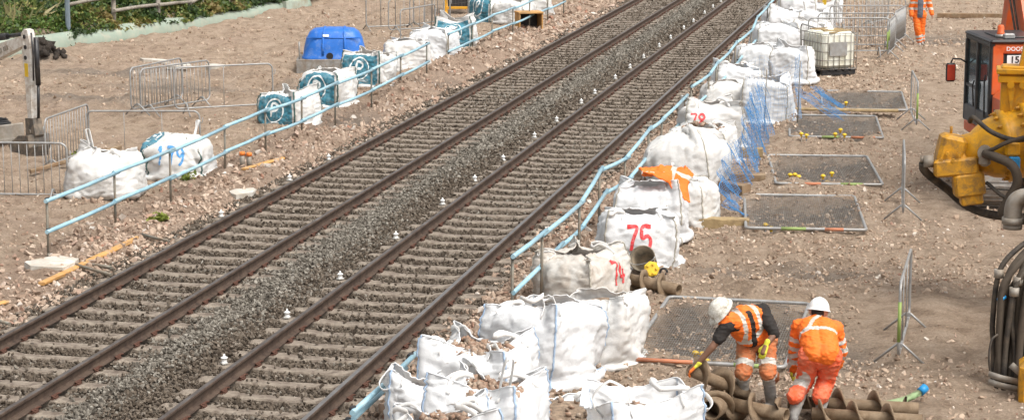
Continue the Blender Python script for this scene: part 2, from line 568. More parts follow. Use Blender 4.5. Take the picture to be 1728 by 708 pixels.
rng = np.random.default_rng(5)
_bp = jitter_pts(-12.6, -6.15, 19, 86, lambda y: 560 * min(1, (30 / y) ** 1.2), rng)
_size = 0.043 * np.clip(_bp[:, 1] / 36, 1, 1.4) * rng.uniform(0.65, 1.4, len(_bp))
_ph = (_bp[:, 1] / SP) % 1.0                                       # keep most stones off the sleeper tops
_on = (np.abs(_ph - 0.5) < 0.19) & (((_bp[:, 0] > -12.15) & (_bp[:, 0] < -9.72)) | ((_bp[:, 0] > -8.80) & (_bp[:, 0] < -6.38)))
_keep = ~_on | (rng.uniform(0, 1, len(_bp)) < 0.06)
_rail = np.zeros(len(_bp), bool)
for r in RAILS: _rail |= np.abs(_bp[:, 0] - r) < 0.085
_keep &= ~_rail
_bp, _size, _on = _bp[_keep], _size[_keep], _on[_keep]
_z = bed_z(_bp[:, 0], _bp[:, 1]) + rng.uniform(-0.012, 0.02, len(_bp)) + _on * 0.045
_n = fbm(_bp[:, 0] * 0.8, _bp[:, 1] * 0.25, octv=3, seed=77)
_grey = (np.exp(-((_bp[:, 0] + 9.55) / 0.42) ** 2) * 1.0 + 0.25 * _n) > rng.uniform(0, 0.9, len(_bp))
_pts = np.column_stack([_bp, _z])
G_BAL = stone_group('ballast_stones', 6, 0.75, BAL)
G_BALB = stone_group('brown_ballast_stones', 6, 0.75, BAL_B)
tag(scatter('ballast', _pts[_grey], _size[_grey], G_BAL, 1), 'loose grey ballast heaped between the two tracks', 'ballast', kind='stuff')
tag(scatter('stained_ballast', _pts[~_grey], _size[~_grey], G_BALB, 2), 'brown stained ballast packed between the sleepers', 'ballast', kind='stuff')

# ------------------------------------------------------------------ tracks
M_RAIL = pbr('rail_rust', (0.058, 0.037, 0.027), 0.8, 0.15, var=0.35, vscale=9, dirt=(0.11, 0.076, 0.054), dscale=5, damt=0.4, bump=0.3, bscale=80)
M_RTOP = pbr('rail_top', (0.20, 0.175, 0.16), 0.42, 0.75, var=0.25, vscale=5, dirt=(0.10, 0.07, 0.052), dscale=2.2, damt=0.55)
M_RTOP2 = pbr('rail_top_worn', (0.27, 0.25, 0.24), 0.36, 0.8, var=0.2, vscale=5, dirt=(0.13, 0.10, 0.08), dscale=2.2, damt=0.3)
M_SLEEP = pbr('sleeper_concrete', (0.33, 0.28, 0.225), 0.9, var=0.2, vscale=4, dirt=(0.13, 0.10, 0.078), dscale=5, damt=0.6, bump=0.5, bscale=50)
M_CLIP = pbr('rusty_clip', (0.10, 0.047, 0.032), 0.85, 0.2, var=0.4, vscale=20)
def sleeper_mesh():
    """concrete sleeper: raised rail seats, dipped middle, sloping shoulders; length along x"""
    m = MB()
    sec = []
    for x, top, w in ((-1.25, -0.028, .9), (-1.19, -0.006, 1), (-0.98, 0.0, 1), (-0.56, 0.0, 1), (-0.42, -0.022, .9), (0.42, -0.022, .9), (0.56, 0.0, 1), (0.98, 0.0, 1), (1.19, -0.006, 1), (1.25, -0.028, .9)):
        sec.append([(x, -0.135 * w, -0.18), (x, -0.112 * w, top - 0.02), (x, -0.095 * w, top), (x, 0.095 * w, top), (x, 0.112 * w, top - 0.02), (x, 0.135 * w, -0.18)])
    vs_ = [p for s in sec for p in s]
    fs_ = []
    for i in range(len(sec) - 1):
        for k in range(6):
            fs_.append((i * 6 + k, i * 6 + (k + 1) % 6, i * 6 + 6 + (k + 1) % 6, i * 6 + 6 + k))
    fs_.append(tuple(range(5, -1, -1))); e = (len(sec) - 1) * 6; fs_.append(tuple(range(e, e + 6)))
    m.add(vs_, fs_)
    return m.mesh('sleeper', M_SLEEP)
def clip_mesh():
    """pad, two shoulders and two spring clips of one rail seat"""
    m = MB()
    m.box((0, 0, 0.004), (0.19, 0.17, 0.008))
    for s in (-1, 1):
        m.box((s * 0.098, 0, 0.022), (0.035, 0.09, 0.044), taper=0.8)
        m.tube([(s * 0.13, -0.075, 0.02), (s * 0.1, -0.085, 0.04), (s * 0.068, -0.05, 0.036), (s * 0.07, 0.0, 0.034), (s * 0.115, 0.02, 0.06), (s * 0.13, 0.06, 0.05), (s * 0.075, 0.085, 0.034)], 0.011, 5)
    return m.mesh('rail_clip', M_CLIP)
ME_SLEEP, ME_CLIP = sleeper_mesh(), clip_mesh()
def rail_mesh(top):
    prof = [(-0.07, 0.012), (-0.07, 0.022), (-0.02, 0.04), (-0.012, 0.055), (-0.012, 0.125), (-0.033, 0.135), (-0.036, 0.14), (-0.035, 0.163), (-0.027, 0.17),
            (0.027, 0.17), (0.035, 0.163), (0.036, 0.14), (0.033, 0.135), (0.012, 0.125), (0.012, 0.055), (0.02, 0.04), (0.07, 0.022), (0.07, 0.012)]
    n = len(prof)
    ys = list(np.arange(Y0, Y1, 4.6)) + [Y1]
    vs_, fs_, mi = [], [], []
    rs = random.Random(8)
    for y in ys:
        dx = rs.uniform(-0.004, 0.004)
        vs_ += [(p[0] + dx, y, p[1]) for p in prof]
    for i in range(len(ys) - 1):
        for k in range(n):
            fs_.append((i * n + k, i * n + n + k, i * n + n + (k + 1) % n, i * n + (k + 1) % n)); mi.append(1 if k == 8 else 0)
    fs_.append(tuple(range(n))); mi.append(0)
    me = bpy.data.meshes.new('rail')
    me.from_pydata(vs_, [], fs_)
    me.materials.append(M_RAIL); me.materials.append(top)
    me.polygons.foreach_set('material_index', mi)
    me.update()
    return me
for t, (ra, rb, side) in enumerate(((RAILS[0], RAILS[1], 'left'), (RAILS[2], RAILS[3], 'right'))):
    cx = (ra + rb) / 2
    root = empty('railway_track', (cx, 0, 0), 0,
                 'left railway track nearer the blue tank, rusty rails on concrete sleepers' if t == 0 else 'right railway track beside the long row of white bags, rusty rails on concrete sleepers',
                 'railway track', 'two parallel railway tracks')
    for r in (ra, rb):
        link('rail', rail_mesh(M_RTOP if r != rb or t == 0 else M_RTOP2), root, (r - cx, 0, 0))
    k = int(17.0 / SP)
    rs = random.Random(t)
    while (k + 0.5) * SP < 86:
        y = (k + 0.5) * SP
        s = link('sleeper', ME_SLEEP, root, (rs.uniform(-.02, .02), y + rs.uniform(-.015, .015), rs.uniform(-.006, .004)), (0, 0, rs.uniform(-.012, .012)))
        for r in (ra, rb):
            link('rail_clip', ME_CLIP, s, (r - cx, 0, 0.0))
        k += 1

# ------------------------------------------------------------------ rubble and clods lying on the earth
rng = np.random.default_rng(9)
G_RUB = stone_group('rubble_stones', 7, 0.7, RUB)
G_EAR = stone_group('earth_clods', 7, 0.65, EAR)
def on_ground(p, size, sink=0.22):
    return np.column_stack([p, np.maximum(terr(p[:, 0], p[:, 1]), np.where((p[:, 0] > -12.9) & (p[:, 0] < -5.8), bed_z(p[:, 0], p[:, 1]), -9)) + size * (0.32 - sink)])
def far(y): return min(1, (28 / y) ** 1.3)
# pink rubble strips either side of the tracks
p = np.concatenate([jitter_pts(-14.4, -12.1, 20, 82, lambda y: 250 * far(y), rng), jitter_pts(-6.62, -4.0, 19, 80, lambda y: 250 * far(y), rng)])
n = fbm(p[:, 0] * 0.9, p[:, 1] * 0.9, octv=3, seed=19)
prob = np.where(p[:, 0] < -10, sstep(-14.4, -13.0, p[:, 0]), sstep(-4.2, -5.4, p[:, 0])) * (0.55 + 0.9 * n) + 0.12
p = p[rng.uniform(0, 1, len(p)) < prob]
sz = np.clip(rng.lognormal(-2.85, 0.42, len(p)), 0.03, 0.15) * np.clip(p[:, 1] / 45, 1, 1.5)
tag(scatter('rubble', on_ground(p, sz), sz, G_RUB, 3, 7), 'pinkish broken rubble strewn along the track edges', 'rubble', kind='stuff')
# looser clods over the working areas
p = np.concatenate([jitter_pts(-30, -14.0, 30, 80, lambda y: 130 * far(y), rng), jitter_pts(-4.6, 4.4, 19, 80, lambda y: 210 * far(y), rng)])
n = fbm(p[:, 0] * 0.55, p[:, 1] * 0.55, octv=4, seed=29)
dug = sstep(-5.2, -4.2, p[:, 0]) * sstep(-0.7, -1.6, p[:, 0])
prob = 0.30 + 0.9 * n + 0.5 * dug + 0.12 * sstep(-1.2, -.6, p[:, 0]) + 0.25 * sstep(-18, -15, p[:, 0]) * (p[:, 0] < -13)
prob = np.where(bank_d(p[:, 0], p[:, 1]) > 0.1, 0, prob)
p = p[rng.uniform(0, 1, len(p)) < prob]
sz = np.clip(rng.lognormal(-3.4, 0.45, len(p)), 0.018, 0.11) * np.clip(p[:, 1] / 45, 1, 1.4)
half = rng.uniform(0, 1, len(p)) < 0.78
tag(scatter('earth_clods', on_ground(p[half], sz[half]), sz[half], G_EAR, 4, 7), 'loose earth clods and stones over the bare ground', 'earth', kind='stuff')
tag(scatter('brick_rubble', on_ground(p[~half], sz[~half]), sz[~half], G_RUB, 6, 7), 'scattered broken brick and pale stone on bare earth', 'rubble', kind='stuff')
# ------------------------------------------------------------------ bulk bags: cloth solved in one batch
NU, NV = 56, 22
SIDE = NU // 4
def bag_fill_top(x, y, S):
    """height of the fill at local x, y (arrays broadcast over the batch)"""
    r2 = (x / (S['w'] * .5)) ** 2 + (y / (S['w'] * .5)) ** 2
    n = np.sin(x * 7.3 + S['ph']) * np.cos(y * 6.1 + S['ph'] * 1.7)
    return S['fh'] * (1 + S['mound'] * (0.5 - r2) * 0.35) + 0.03 * n + S['tilt'] * x

def solve_bags(specs):
    B = len(specs)
    rng = np.random.default_rng(3)
    A = lambda k: np.array([s[k] for s in specs], dtype=np.float64)[:, None, None]
    S = {k: A(k) for k in ('w', 'fh', 'bulge', 'mound', 'ph', 'tilt', 'lx', 'ly')}
    w, H = A('w'), A('H')
    t = np.arange(NU) / SIDE
    k = t.astype(int)
    f = t - k
    cx = np.array([-1, 1, 1, -1.]); cy = np.array([-1, -1, 1, 1.])
    ux = cx[k] * (1 - f) + cx[(k + 1) % 4] * f
    uy = cy[k] * (1 - f) + cy[(k + 1) % 4] * f
    v = np.arange(NV) / (NV - 1)
    P = np.zeros((B, NU, NV, 3))
    flare = 0.90 + 0.10 * np.minimum(1, v / 0.15)
    P[..., 0] = ux[None, :, None] * w * 0.5 * flare + S['lx'] * v * H
    P[..., 1] = uy[None, :, None] * w * 0.5 * flare + S['ly'] * v * H
    P[..., 2] = (v * H) * 0.97
    vf = np.clip(A('fh') / H, .3, .95); cl = A('close')
    tt = np.clip((v - vf) / (1 - vf), 0, 1)
    sc = 1 - cl * tt
    ox, oy = S['lx'] * v * H, S['ly'] * v * H
    P[..., 0] = (P[..., 0] - ox) * sc + ox; P[..., 1] = (P[..., 1] - oy) * sc + oy
    P[..., 2] = np.where(tt > 0, A('fh') + tt * (1 - vf) * H * (1 - .65 * cl) + .03, P[..., 2])
    P += rng.normal(0, 1, P.shape) * (0.010 + .022 * cl * tt)[..., None]
    P[:, :, 0, 2] = 0
    pin = P[:, :, 0, :].copy()
    V = np.zeros_like(P)
    ru = 4 * w / NU; rv = H / (NV - 1); rd = np.sqrt(ru ** 2 + rv ** 2)
    ci = np.array([0, SIDE, 2 * SIDE, 3 * SIDE])
    lift = np.array([s['lift'] for s in specs])                    # B,4 : share of the cloth height held up at each corner
    push = np.array([s['push'] for s in specs])                    # B,4 : outward pull on each side's rim
    out = np.array([s['out'] for s in specs])                      # B : corners spread outwards
    sidew = np.sin(PI * f) ** 0.8
    nxs = np.array([0, 1, 0, -1.])[k]; nys = np.array([-1, 0, 1, 0.])[k]
    top = sstep(0.55, 1.0, v)
    acc = np.zeros_like(P)
    pk = push[:, k] * sidew[None, :]
    acc[..., 0] = pk[:, :, None] * nxs[None, :, None] * top
    acc[..., 1] = pk[:, :, None] * nys[None, :, None] * top
    acc[..., 2] = -6.0
    # lifted corners
    tg = np.zeros((B, 4, NV, 3)); kk = np.zeros((B, 4, NV))
    for c in range(4):
        lz = lift[:, c][:, None] * v * H[:, 0]
        sp_ = 0.5 * w[:, 0] * (1 + out[:, None] * top)
        tg[:, c, :, 0] = cx[c] * sp_ + S['lx'][:, 0] * lz
        tg[:, c, :, 1] = cy[c] * sp_ + S['ly'][:, 0] * lz
        tg[:, c, :, 2] = lz
        kk[:, c, :] = np.where(lift[:, c][:, None] > 0.3, 0.5 * sstep(0.45, 0.95, v), 0)
    dt = 0.022
    kcu = np.where(tt > 0, .30 * (1 - cl) ** 2, .30) * np.ones((B, NU, NV)); pull = (.012 * cl * tt) * np.ones((B, NU, NV))
    def pair(D, a, b, rest, ks, kc, da, db):
        d = b - a
        L = np.sqrt((d * d).sum(-1)) + 1e-9
        e = (L - rest) / L
        e = np.where(e > 0, e * ks, e * kc)[..., None] * d
        da += e; db -= e
    for it in range(105):
        V *= 0.93
        V += acc * dt
        Q = P + V * dt
        for _ in range(7):
            D = np.zeros_like(Q)
            n = np.roll(Q, -1, 1); Dn = np.zeros_like(Q)
            pair(D, Q, n, ru, .5, kcu, D, Dn)
            D += np.roll(Dn, 1, 1)
            pair(D, Q[:, :, :-1], Q[:, :, 1:], rv, .5, .30, D[:, :, :-1], D[:, :, 1:])
            Dn[:] = 0
            pair(D, Q[:, :, :-1], n[:, :, 1:], rd, .3, .06, D[:, :, :-1], Dn[:, :, 1:])
            pair(D, Q[:, :, 1:], n[:, :, :-1], rd, .3, .06, D[:, :, 1:], Dn[:, :, :-1])
            n2 = np.roll(Q, -2, 1); D2 = np.zeros_like(Q)
            pair(D, Q, n2, 2 * ru, 0, .05, D, D2)
            D += np.roll(D2, 2, 1)
            pair(D, Q[:, :, :-2], Q[:, :, 2:], 2 * rv, 0, .07, D[:, :, :-2], D[:, :, 2:])
            D += np.roll(Dn, 1, 1)
            Q += D * 0.62
            Q[:, ci] += (tg - Q[:, ci]) * kk[..., None] * 0.5
            Q[..., 0] -= (Q[..., 0] - S['lx'] * Q[..., 2]) * pull; Q[..., 1] -= (Q[..., 1] - S['ly'] * Q[..., 2]) * pull
            # fill
            x = Q[..., 0] - S['lx'] * Q[..., 2]; y = Q[..., 1] - S['ly'] * Q[..., 2]; z = Q[..., 2]
            q = np.clip(z / S['fh'], 0, 1)
            p_ = 5 - 2.5 * np.sin(PI * np.clip(q, 0, 1)) ** 0.6
            th = np.arctan2(y, x)
            lump = 1 + 0.05 * np.sin(3 * th + S['ph'] + 5 * q) + 0.04 * np.sin(5 * th - 2 * S['ph'] - 4 * q)
            Rr = w * 0.5 * (0.90 + S['bulge'] * np.sin(PI * np.clip(q * 0.95 + 0.05, 0, 1)) ** 0.7) * lump
            nn = (np.abs(x) ** p_ + np.abs(y) ** p_) ** (1 / p_) / Rr + 1e-6
            ft = bag_fill_top(x, y, S)
            ins = (nn < 1) & (z < ft)
            dv = ft - z; dh = (1 - nn) * Rr
            up = ins & (dv < dh) ; sd = ins & ~up
            Q[..., 2] = np.where(up, ft, Q[..., 2])
            s_ = np.where(sd, np.minimum(1 / nn, 1.25), 1)
            Q[..., 0] += x * (s_ - 1); Q[..., 1] += y * (s_ - 1)
            Q[..., 2] = np.maximum(Q[..., 2], 0.0)
            Q[:, :, 0] = pin
        V = (Q - P) / dt
        P = Q
    # smooth refinement (uniform cubic B-spline, one level)
    a = np.zeros((B, NU * 2, NV, 3))
    a[:, 0::2] = (np.roll(P, 1, 1) + 6 * P + np.roll(P, -1, 1)) / 8
    a[:, 1::2] = (P + np.roll(P, -1, 1)) / 2
    b = np.zeros((B, NU * 2, NV * 2 - 1, 3))
    b[:, :, 0::2] = a
    b[:, :, 2:-2:2] = (a[:, :, :-2] + 6 * a[:, :, 1:-1] + a[:, :, 2:]) / 8
    b[:, :, 1::2] = (a[:, :, :-1] + a[:, :, 1:]) / 2
    return b

def bag_normals(g):
    du = np.roll(g, -1, 0) - np.roll(g, 1, 0)
    dv = np.gradient(g, axis=1)
    n = np.cross(du, dv)
    return n / (np.linalg.norm(n, axis=-1, keepdims=True) + 1e-9)

def bag_mat(name, col, dirt, damt, seed):
    if name in _MC: return _MC[name]
    m, nt, b, new, lk = nmat(name)
    n1 = noise_n(nt, 2.2, 3, 0.5)
    c = ramp(nt, [(0.3, [x * 0.95 for x in col]), (0.7, col)], n1)
    f = ramp(nt, [(0.60 - damt * 0.42, 0.0), (0.86 - damt * 0.3, min(1, 0.25 + damt * 1.1))], noise_n(nt, 3.1 + seed, 7, 0.68, dist=0.7))
    c = mixc(nt, f, c, dirt)
    lk(c, b.inputs['Base Color'])
    b.inputs['Roughness'].default_value = 0.62
    b.inputs['Specular IOR Level'].default_value = 0.25
    bump_n(nt, noise_n(nt, 13, 6, 0.62, dist=1.3), 0.35, 0.02, b)
    tr = new('ShaderNodeBsdfTranslucent'); lk(c, tr.inputs['Color'])
    mx = new('ShaderNodeMixShader'); mx.inputs[0].default_value = 0.16
    lk(b.outputs[0], mx.inputs[1]); lk(tr.outputs[0], mx.inputs[2])
    lk(mx.outputs[0], nt.nodes['Material Output'].inputs['Surface'])
    _MC[name] = m
    return m
BAGM = {'new': bag_mat('bag_white', (0.745, 0.75, 0.755), (0.62, 0.57, 0.5), 0.06, 0), 'used': bag_mat('bag_used', (0.72, 0.71, 0.69), (0.5, 0.42, 0.33), 0.26, .3),
        'dirty': bag_mat('bag_dirty', (0.66, 0.635, 0.59), (0.38, 0.29, 0.21), 0.48, .6)}
M_SEAMB = pbr('seam_blue', (0.36, 0.47, 0.62), 0.7, var=.2)
M_SEAMG = pbr('seam_grey', (0.42, 0.39, 0.33), 0.8, var=.2)
M_SEAMD = pbr('seam_green', (0.07, 0.12, 0.11), 0.8, var=.3)
M_LOOP = pbr('loop_white', (0.76, 0.75, 0.73), 0.7, var=.06, dirt=(.45, .38, .3), dscale=6, damt=.25)
M_TEAL = pbr('print_teal', (0.035, 0.17, 0.235), 0.6, var=.25, vscale=8, dirt=(.3, .33, .33), dscale=9, damt=.3)
M_PWHITE = pbr('print_white', (0.7, 0.74, 0.74), 0.6, var=.1)
M_RED = pbr('spray_red', (0.62, 0.028, 0.032), 0.6, var=.3, vscale=25, dirt=(.75, .35, .35), dscale=30, damt=.3)
M_BLUEP = pbr('spray_blue', (0.045, 0.25, 0.56), 0.6, var=.3, vscale=25, dirt=(.45, .6, .75), dscale=30, damt=.3)
M_FILL = pbr('bag_soil', (0.33, 0.245, 0.175), 0.97, var=.4, vscale=18, dirt=(.18, .13, .09), dscale=12, damt=.5, bump=.9, bscale=60)
M_CHUNK = pbr('bag_rubble', (0.36, 0.29, 0.225), 0.95, var=.45, vscale=9, dirt=(.3, .16, .1), dscale=7, damt=.45, bump=.5, bscale=60)

GLYPH = {'7': [[(0, 1), (.62, .97), (.42, .5), (.3, 0)]], '5': [[(.62, 1), (.1, .97), (.06, .6), (.4, .66), (.62, .42), (.45, .08), (.02, 0)]],
         '4': [[(.35, 1), (.02, .4), (.62, .42)], [(.45, .7), (.4, 0)]], '8': [[(.35, .52), (.05, .75), (.3, 1), (.6, .78), (.35, .52), (.02, .25), (.3, 0), (.62, .22), (.35, .52)]],
         '1': [[(.12, .85), (.3, 1), (.14, 0)]], '9': [[(.6, .78), (.3, 1), (.04, .72), (.3, .48), (.6, .78), (.5, .3), (.2, 0)]],
         'P': [[(0, 0), (.05, 1), (.5, .98), (.62, .72), (.42, .48), (.05, .46)]], 'R': [[(0, 0), (.05, 1), (.5, .98), (.62, .72), (.42, .5), (.05, .46)], [(.3, .48), (.65, 0)]]}

def smooth_line(pts, n=5):
    """Catmull-Rom through 2D / 3D points"""
    P = [Vector(p) for p in pts]
    P = [P[0] * 2 - P[1]] + P + [P[-1] * 2 - P[-2]]
    o = []
    for i in range(1, len(P) - 2):
        for k in range(n):
            t = k / n
            o.append(0.5 * ((2 * P[i]) + (P[i + 1] - P[i - 1]) * t + (2 * P[i - 1] - 5 * P[i] + 4 * P[i + 1] - P[i + 2]) * t * t + (3 * P[i] - P[i - 1] - 3 * P[i + 1] + P[i + 2]) * t ** 3))
    o.append(P[-2])
    return o

class BagSurf:
    """the finished cloth as a surface over (a around in metres from a side's middle, z along the cloth in metres)"""
    def __init__(s, g, n, w, H):
        s.g, s.n, s.w, s.H = g, n, w, H
    def at(s, side, a, b, off):
        U, Vn = s.g.shape[0], s.g.shape[1]
        u = (side + 0.5 + a / s.w) * (U / 4)
        v = min(max(b / s.H * (Vn - 1), 0), Vn - 1.001)
        i = int(math.floor(u)); fu = u - i; j = int(v); fv = v - j
        q = 0; m = 0
        for di, wi in ((0, 1 - fu), (1, fu)):
            for dj, wj in ((0, 1 - fv), (1, fv)):
                q = q + s.g[(i + di) % U, j + dj] * (wi * wj); m = m + s.n[(i + di) % U, j + dj] * (wi * wj)
        return Vector(q + m * off)
    def stroke(s, mb, side, pts, width, off):
        L = smooth_line([(p[0], p[1]) for p in pts], 6)
        vs_, fs_ = [], []
        for i, p in enumerate(L):
            d = (L[min(i + 1, len(L) - 1)] - L[max(i - 1, 0)])
            d = d.normalized() if d.length > 1e-9 else Vector((1, 0))
            h = Vector((-d.y, d.x)) * width * 0.5
            vs_ += [s.at(side, p.x - h.x, p.y - h.y, off), s.at(side, p.x, p.y, off + .002), s.at(side, p.x + h.x, p.y + h.y, off)]
        for i in range(len(L) - 1):
            k = i * 3
            fs_ += [(k, k + 1, k + 4, k + 3), (k + 1, k + 2, k + 5, k + 4)]
        mb.add(vs_, fs_, True)
    def patch(s, mb, side, a0, a1, b0, b1, off, nu=22, nv=22):
        vs_ = [s.at(side, a0 + (a1 - a0) * i / nu, b0 + (b1 - b0) * j / nv, off) for j in range(nv + 1) for i in range(nu + 1)]
        fs_ = [(j * (nu + 1) + i, j * (nu + 1) + i + 1, (j + 1) * (nu + 1) + i + 1, (j + 1) * (nu + 1) + i) for j in range(nv) for i in range(nu)]
        mb.add(vs_, fs_, True)

def chunk_mesh(name, pts, size, seed, mat, flat=.75):
    """many angular broken pieces as one mesh"""
    c = np.array([(x, y, z) for x in (-.5, .5) for y in (-.5, .5) for z in (-.5, .5)])
    f = np.array([(0, 1, 3, 2), (4, 6, 7, 5), (0, 4, 5, 1), (2, 3, 7, 6), (0, 2, 6, 4), (1, 5, 7, 3)])
    f = np.concatenate([f[:, [0, 1, 2]], f[:, [0, 2, 3]]])
    rng = np.random.default_rng(seed)
    V, F = [], []
    for i, (p, s) in enumerate(zip(pts, size)):
        M = np.array(Euler(rng.uniform(-3, 3, 3)).to_matrix())
        q = (c + rng.normal(0, .16, c.shape)) * rng.uniform(.5, 1.15, 3) * np.array([1, 1, flat])
        V.append(q @ M.T * s + p); F.append(f + i * 8)
    return np_mesh(name, np.concatenate(V), None, np.concatenate(F), mats=[mat])

def make_bag(sp, g):
    w, H = sp['w'], sp['H']
    n = bag_normals(g)
    if np.mean((n * g * np.array([1, 1, 0])).sum(-1)) < 0: n = -n
    # fine creases on top of the solved folds
    U, Vn = g.shape[:2]
    s0 = sp['ph'] * 10
    aa = np.arange(U)[:, None] / U * 4 * w; bb = np.arange(Vn)[None, :] / Vn * H
    per = np.cos(np.arange(U) / U * 2 * PI)[:, None] + 0 * bb, np.sin(np.arange(U) / U * 2 * PI)[:, None] + 0 * bb
    warp = fbm(per[0] * 2.2 + s0, per[1] * 2.2, bb * 4, octv=3, seed=5)
    c1 = 1 - np.abs(fbm(per[0] * 3.2 + s0, per[1] * 3.2 + 3, bb * 15 + warp * 3.0, octv=2, seed=15)) * 2
    c2 = 1 - np.abs(fbm(per[0] * 8 + s0, per[1] * 8 + 9, bb * 5 + warp * 2.5, octv=2, seed=25)) * 2
    g = g + n * (0.028 * np.clip(c1, 0, 1) ** 2 + 0.020 * np.clip(c2, 0, 1) ** 2)[..., None]
    n = bag_normals(g)
    if np.mean((n * g * np.array([1, 1, 0])).sum(-1)) < 0: n = -n
    x, y = sp['x'], sp['y']
    root = empty('bulk_bag', (x, y, tz(x, y) - 0.02), R(sp['rz']), sp['label'], 'bulk bag', sp['group'])
    idx = np.arange(U * Vn).reshape(U, Vn)
    q = np.stack([idx[:, :-1], np.roll(idx, -1, 0)[:, :-1], np.roll(idx, -1, 0)[:, 1:], idx[:, 1:]], -1).reshape(-1, 4)
    body = np_mesh('bag_body', g.reshape(-1, 3), q, smooth=True, mats=[BAGM[sp['mat']]])
    link('bag_body', body, root)
    # fill inside the bag
    N = 26
    ax = np.linspace(-1, 1, N)
    X, Y = np.meshgrid(ax, ax)
    d = np.sqrt(1 - Y * Y / 2), np.sqrt(1 - X * X / 2)
    k = 0.96 * w * 0.5
    sq = np.maximum(np.abs(X), np.abs(Y)); rr = np.sqrt(X * X + Y * Y) + 1e-9
    rad = k * sq * np.where(rr > 0, 1.0, 0) * (1 / np.maximum((np.abs(X / rr) ** 3.2 + np.abs(Y / rr) ** 3.2) ** (1 / 3.2), .5))
    FX, FY = X / rr * rad, Y / rr * rad
    S1 = {kk_: sp[kk_] for kk_ in ('w', 'fh', 'mound', 'ph', 'tilt')}
    FZ = bag_fill_top(FX, FY, S1) - 0.015 - .09 * (sp['close'] > .25) + 0.02 * fbm(FX * 9 + s0, FY * 9, octv=3)
    FX, FY = FX + sp['lx'] * FZ, FY + sp['ly'] * FZ
    i_ = (np.arange(N - 1)[:, None] * N + np.arange(N - 1)[None, :]).ravel()
    link('fill', np_mesh('fill', np.stack([FX, FY, FZ], -1), np.stack([i_, i_ + 1, i_ + 1 + N, i_ + N], 1), smooth=True, mats=[M_FILL]), root)
    rs = np.random.default_rng(int(s0 * 7) + 1)
    if sp['chunks']:
        m = int(sp['chunks'] * 1.5)
        px, py = rs.uniform(-.36, .36, m) * w, rs.uniform(-.36, .36, m) * w
        sz = rs.uniform(.03, .09, m)
        pz = bag_fill_top(px, py, S1) + sz * .15
        tag(link('rubble', chunk_mesh('rubble', np.stack([px + sp['lx'] * pz, py + sp['ly'] * pz, pz], 1), sz, 4, M_CHUNK), root), kind='stuff')
    # seams up the corners, hem round the rim
    sm = {'blue': M_SEAMB, 'grey': M_SEAMG, 'green': M_SEAMD, 'none': None}[sp['seam']]
    for c in range(4):
        u = c * (U // 4)
        if sp['seam'] != 'none':
            mb = MB(); mb.ribbon([g[u, j] + n[u, j] * .004 for j in range(1, Vn)], [Vector(n[u, j]) for j in range(1, Vn)], 0.022 if sp['seam'] != 'green' else 0.035, 0.012)
            mb.build('seam', sm, root)
    mb = MB(); mb.tube([g[u, -1] for u in range(U)], 0.009, 5, closed=True); mb.build('hem', BAGM[sp['mat']], root)
    # lifting loops
    rl = random.Random(int(s0 * 3))
    for c in range(4):
        mode = sp['loops'][c]
        if mode == '-': continue
        u = c * (U // 4)
        a, b = Vector(g[(u - 6) % U, -1]), Vector(g[(u + 6) % U, -1])
        o = Vector(g[u, -1]); o = Vector((o.x, o.y, 0)).normalized()
        L = rl.uniform(.2, .3) if mode != 'u' else rl.uniform(.26, .36)
        if mode == 'u': dr = Vector((0, 0, 1)) * .95 + o * .25
        elif mode == 'o': dr = o * .9 + Vector((0, 0, .25))
        elif mode == 'i': dr = -o * .9 + Vector((0, 0, .35))
        else: dr = o * .6 + Vector((0, 0, -.5))
        a0, b0 = Vector(g[(u - 6) % U, -7]) + Vector(n[(u - 6) % U, -7]) * .012, Vector(g[(u + 6) % U, -7]) + Vector(n[(u + 6) % U, -7]) * .012
        sidev = (b - a).normalized()
        pts = [a0, a, a + dr * L * .6 + sidev * .01, (a + b) / 2 + dr * L * 1.05 - sidev * .02, (a + b) / 2 + dr * L * 1.05 + sidev * .05, b + dr * L * .6, b, b0]
        if mode in 'oi':
            for i in (3, 4): pts[i] = pts[i] - Vector((0, 0, .07))
        P = smooth_line(pts, 4)
        nr = []
        for i in range(len(P)):
            tt = (P[min(i + 1, len(P) - 1)] - P[max(i - 1, 0)]).normalized()
            q_ = dr.cross(sidev); nr.append(q_.cross(tt) if q_.cross(tt).length > .1 else o)
        mb = MB(); mb.ribbon(P, nr, 0.055, 0.006); mb.build('lifting_loop', M_LOOP, root)
    sf = BagSurf(g, n, w, H)
    if sp.get('print') is not None:
        for side in sp['print']:
            mb = MB(); sf.patch(mb, side, -.45 * w, .45 * w, H * .26, H * .90, .010, 44, 40)
            pp = mb.build('printed_panel', M_TEAL, root)
            mb = MB()
            cz, r0 = H * .62, .235 * w
            sf.stroke(mb, side, [(r0 * math.cos(t), cz + r0 * math.sin(t)) for t in np.linspace(0, 2 * PI, 17)], .028, .016)
            for st in GLYPH['P']: sf.stroke(mb, side, [(-.09 + p_[0] * .28, cz - .12 + p_[1] * .26) for p_ in st], .05, .016)
            for i in range(3): sf.stroke(mb, side, [(-.2 * w + .02 * i, H * (.345 + .028 * i)), (0, H * (.345 + .028 * i)), (.2 * w - .03 * i, H * (.345 + .028 * i))], .010, .016)
            mb.build('emblem', M_PWHITE, pp)
    if sp.get('num'):
        txt, side, a, b, hgt, col = sp['num']
        mb = MB()
        rr_ = random.Random(5)
        for ch in txt:
            for st in GLYPH[ch]:
                sf.stroke(mb, side, [(a + p_[0] * hgt * .75, b + p_[1] * hgt + rr_.uniform(-.01, .01)) for p_ in st], hgt * .155, .007)
            a += hgt * .66
        mb.build('painted_number', M_RED if col == 'red' else M_BLUEP, root)
    return root

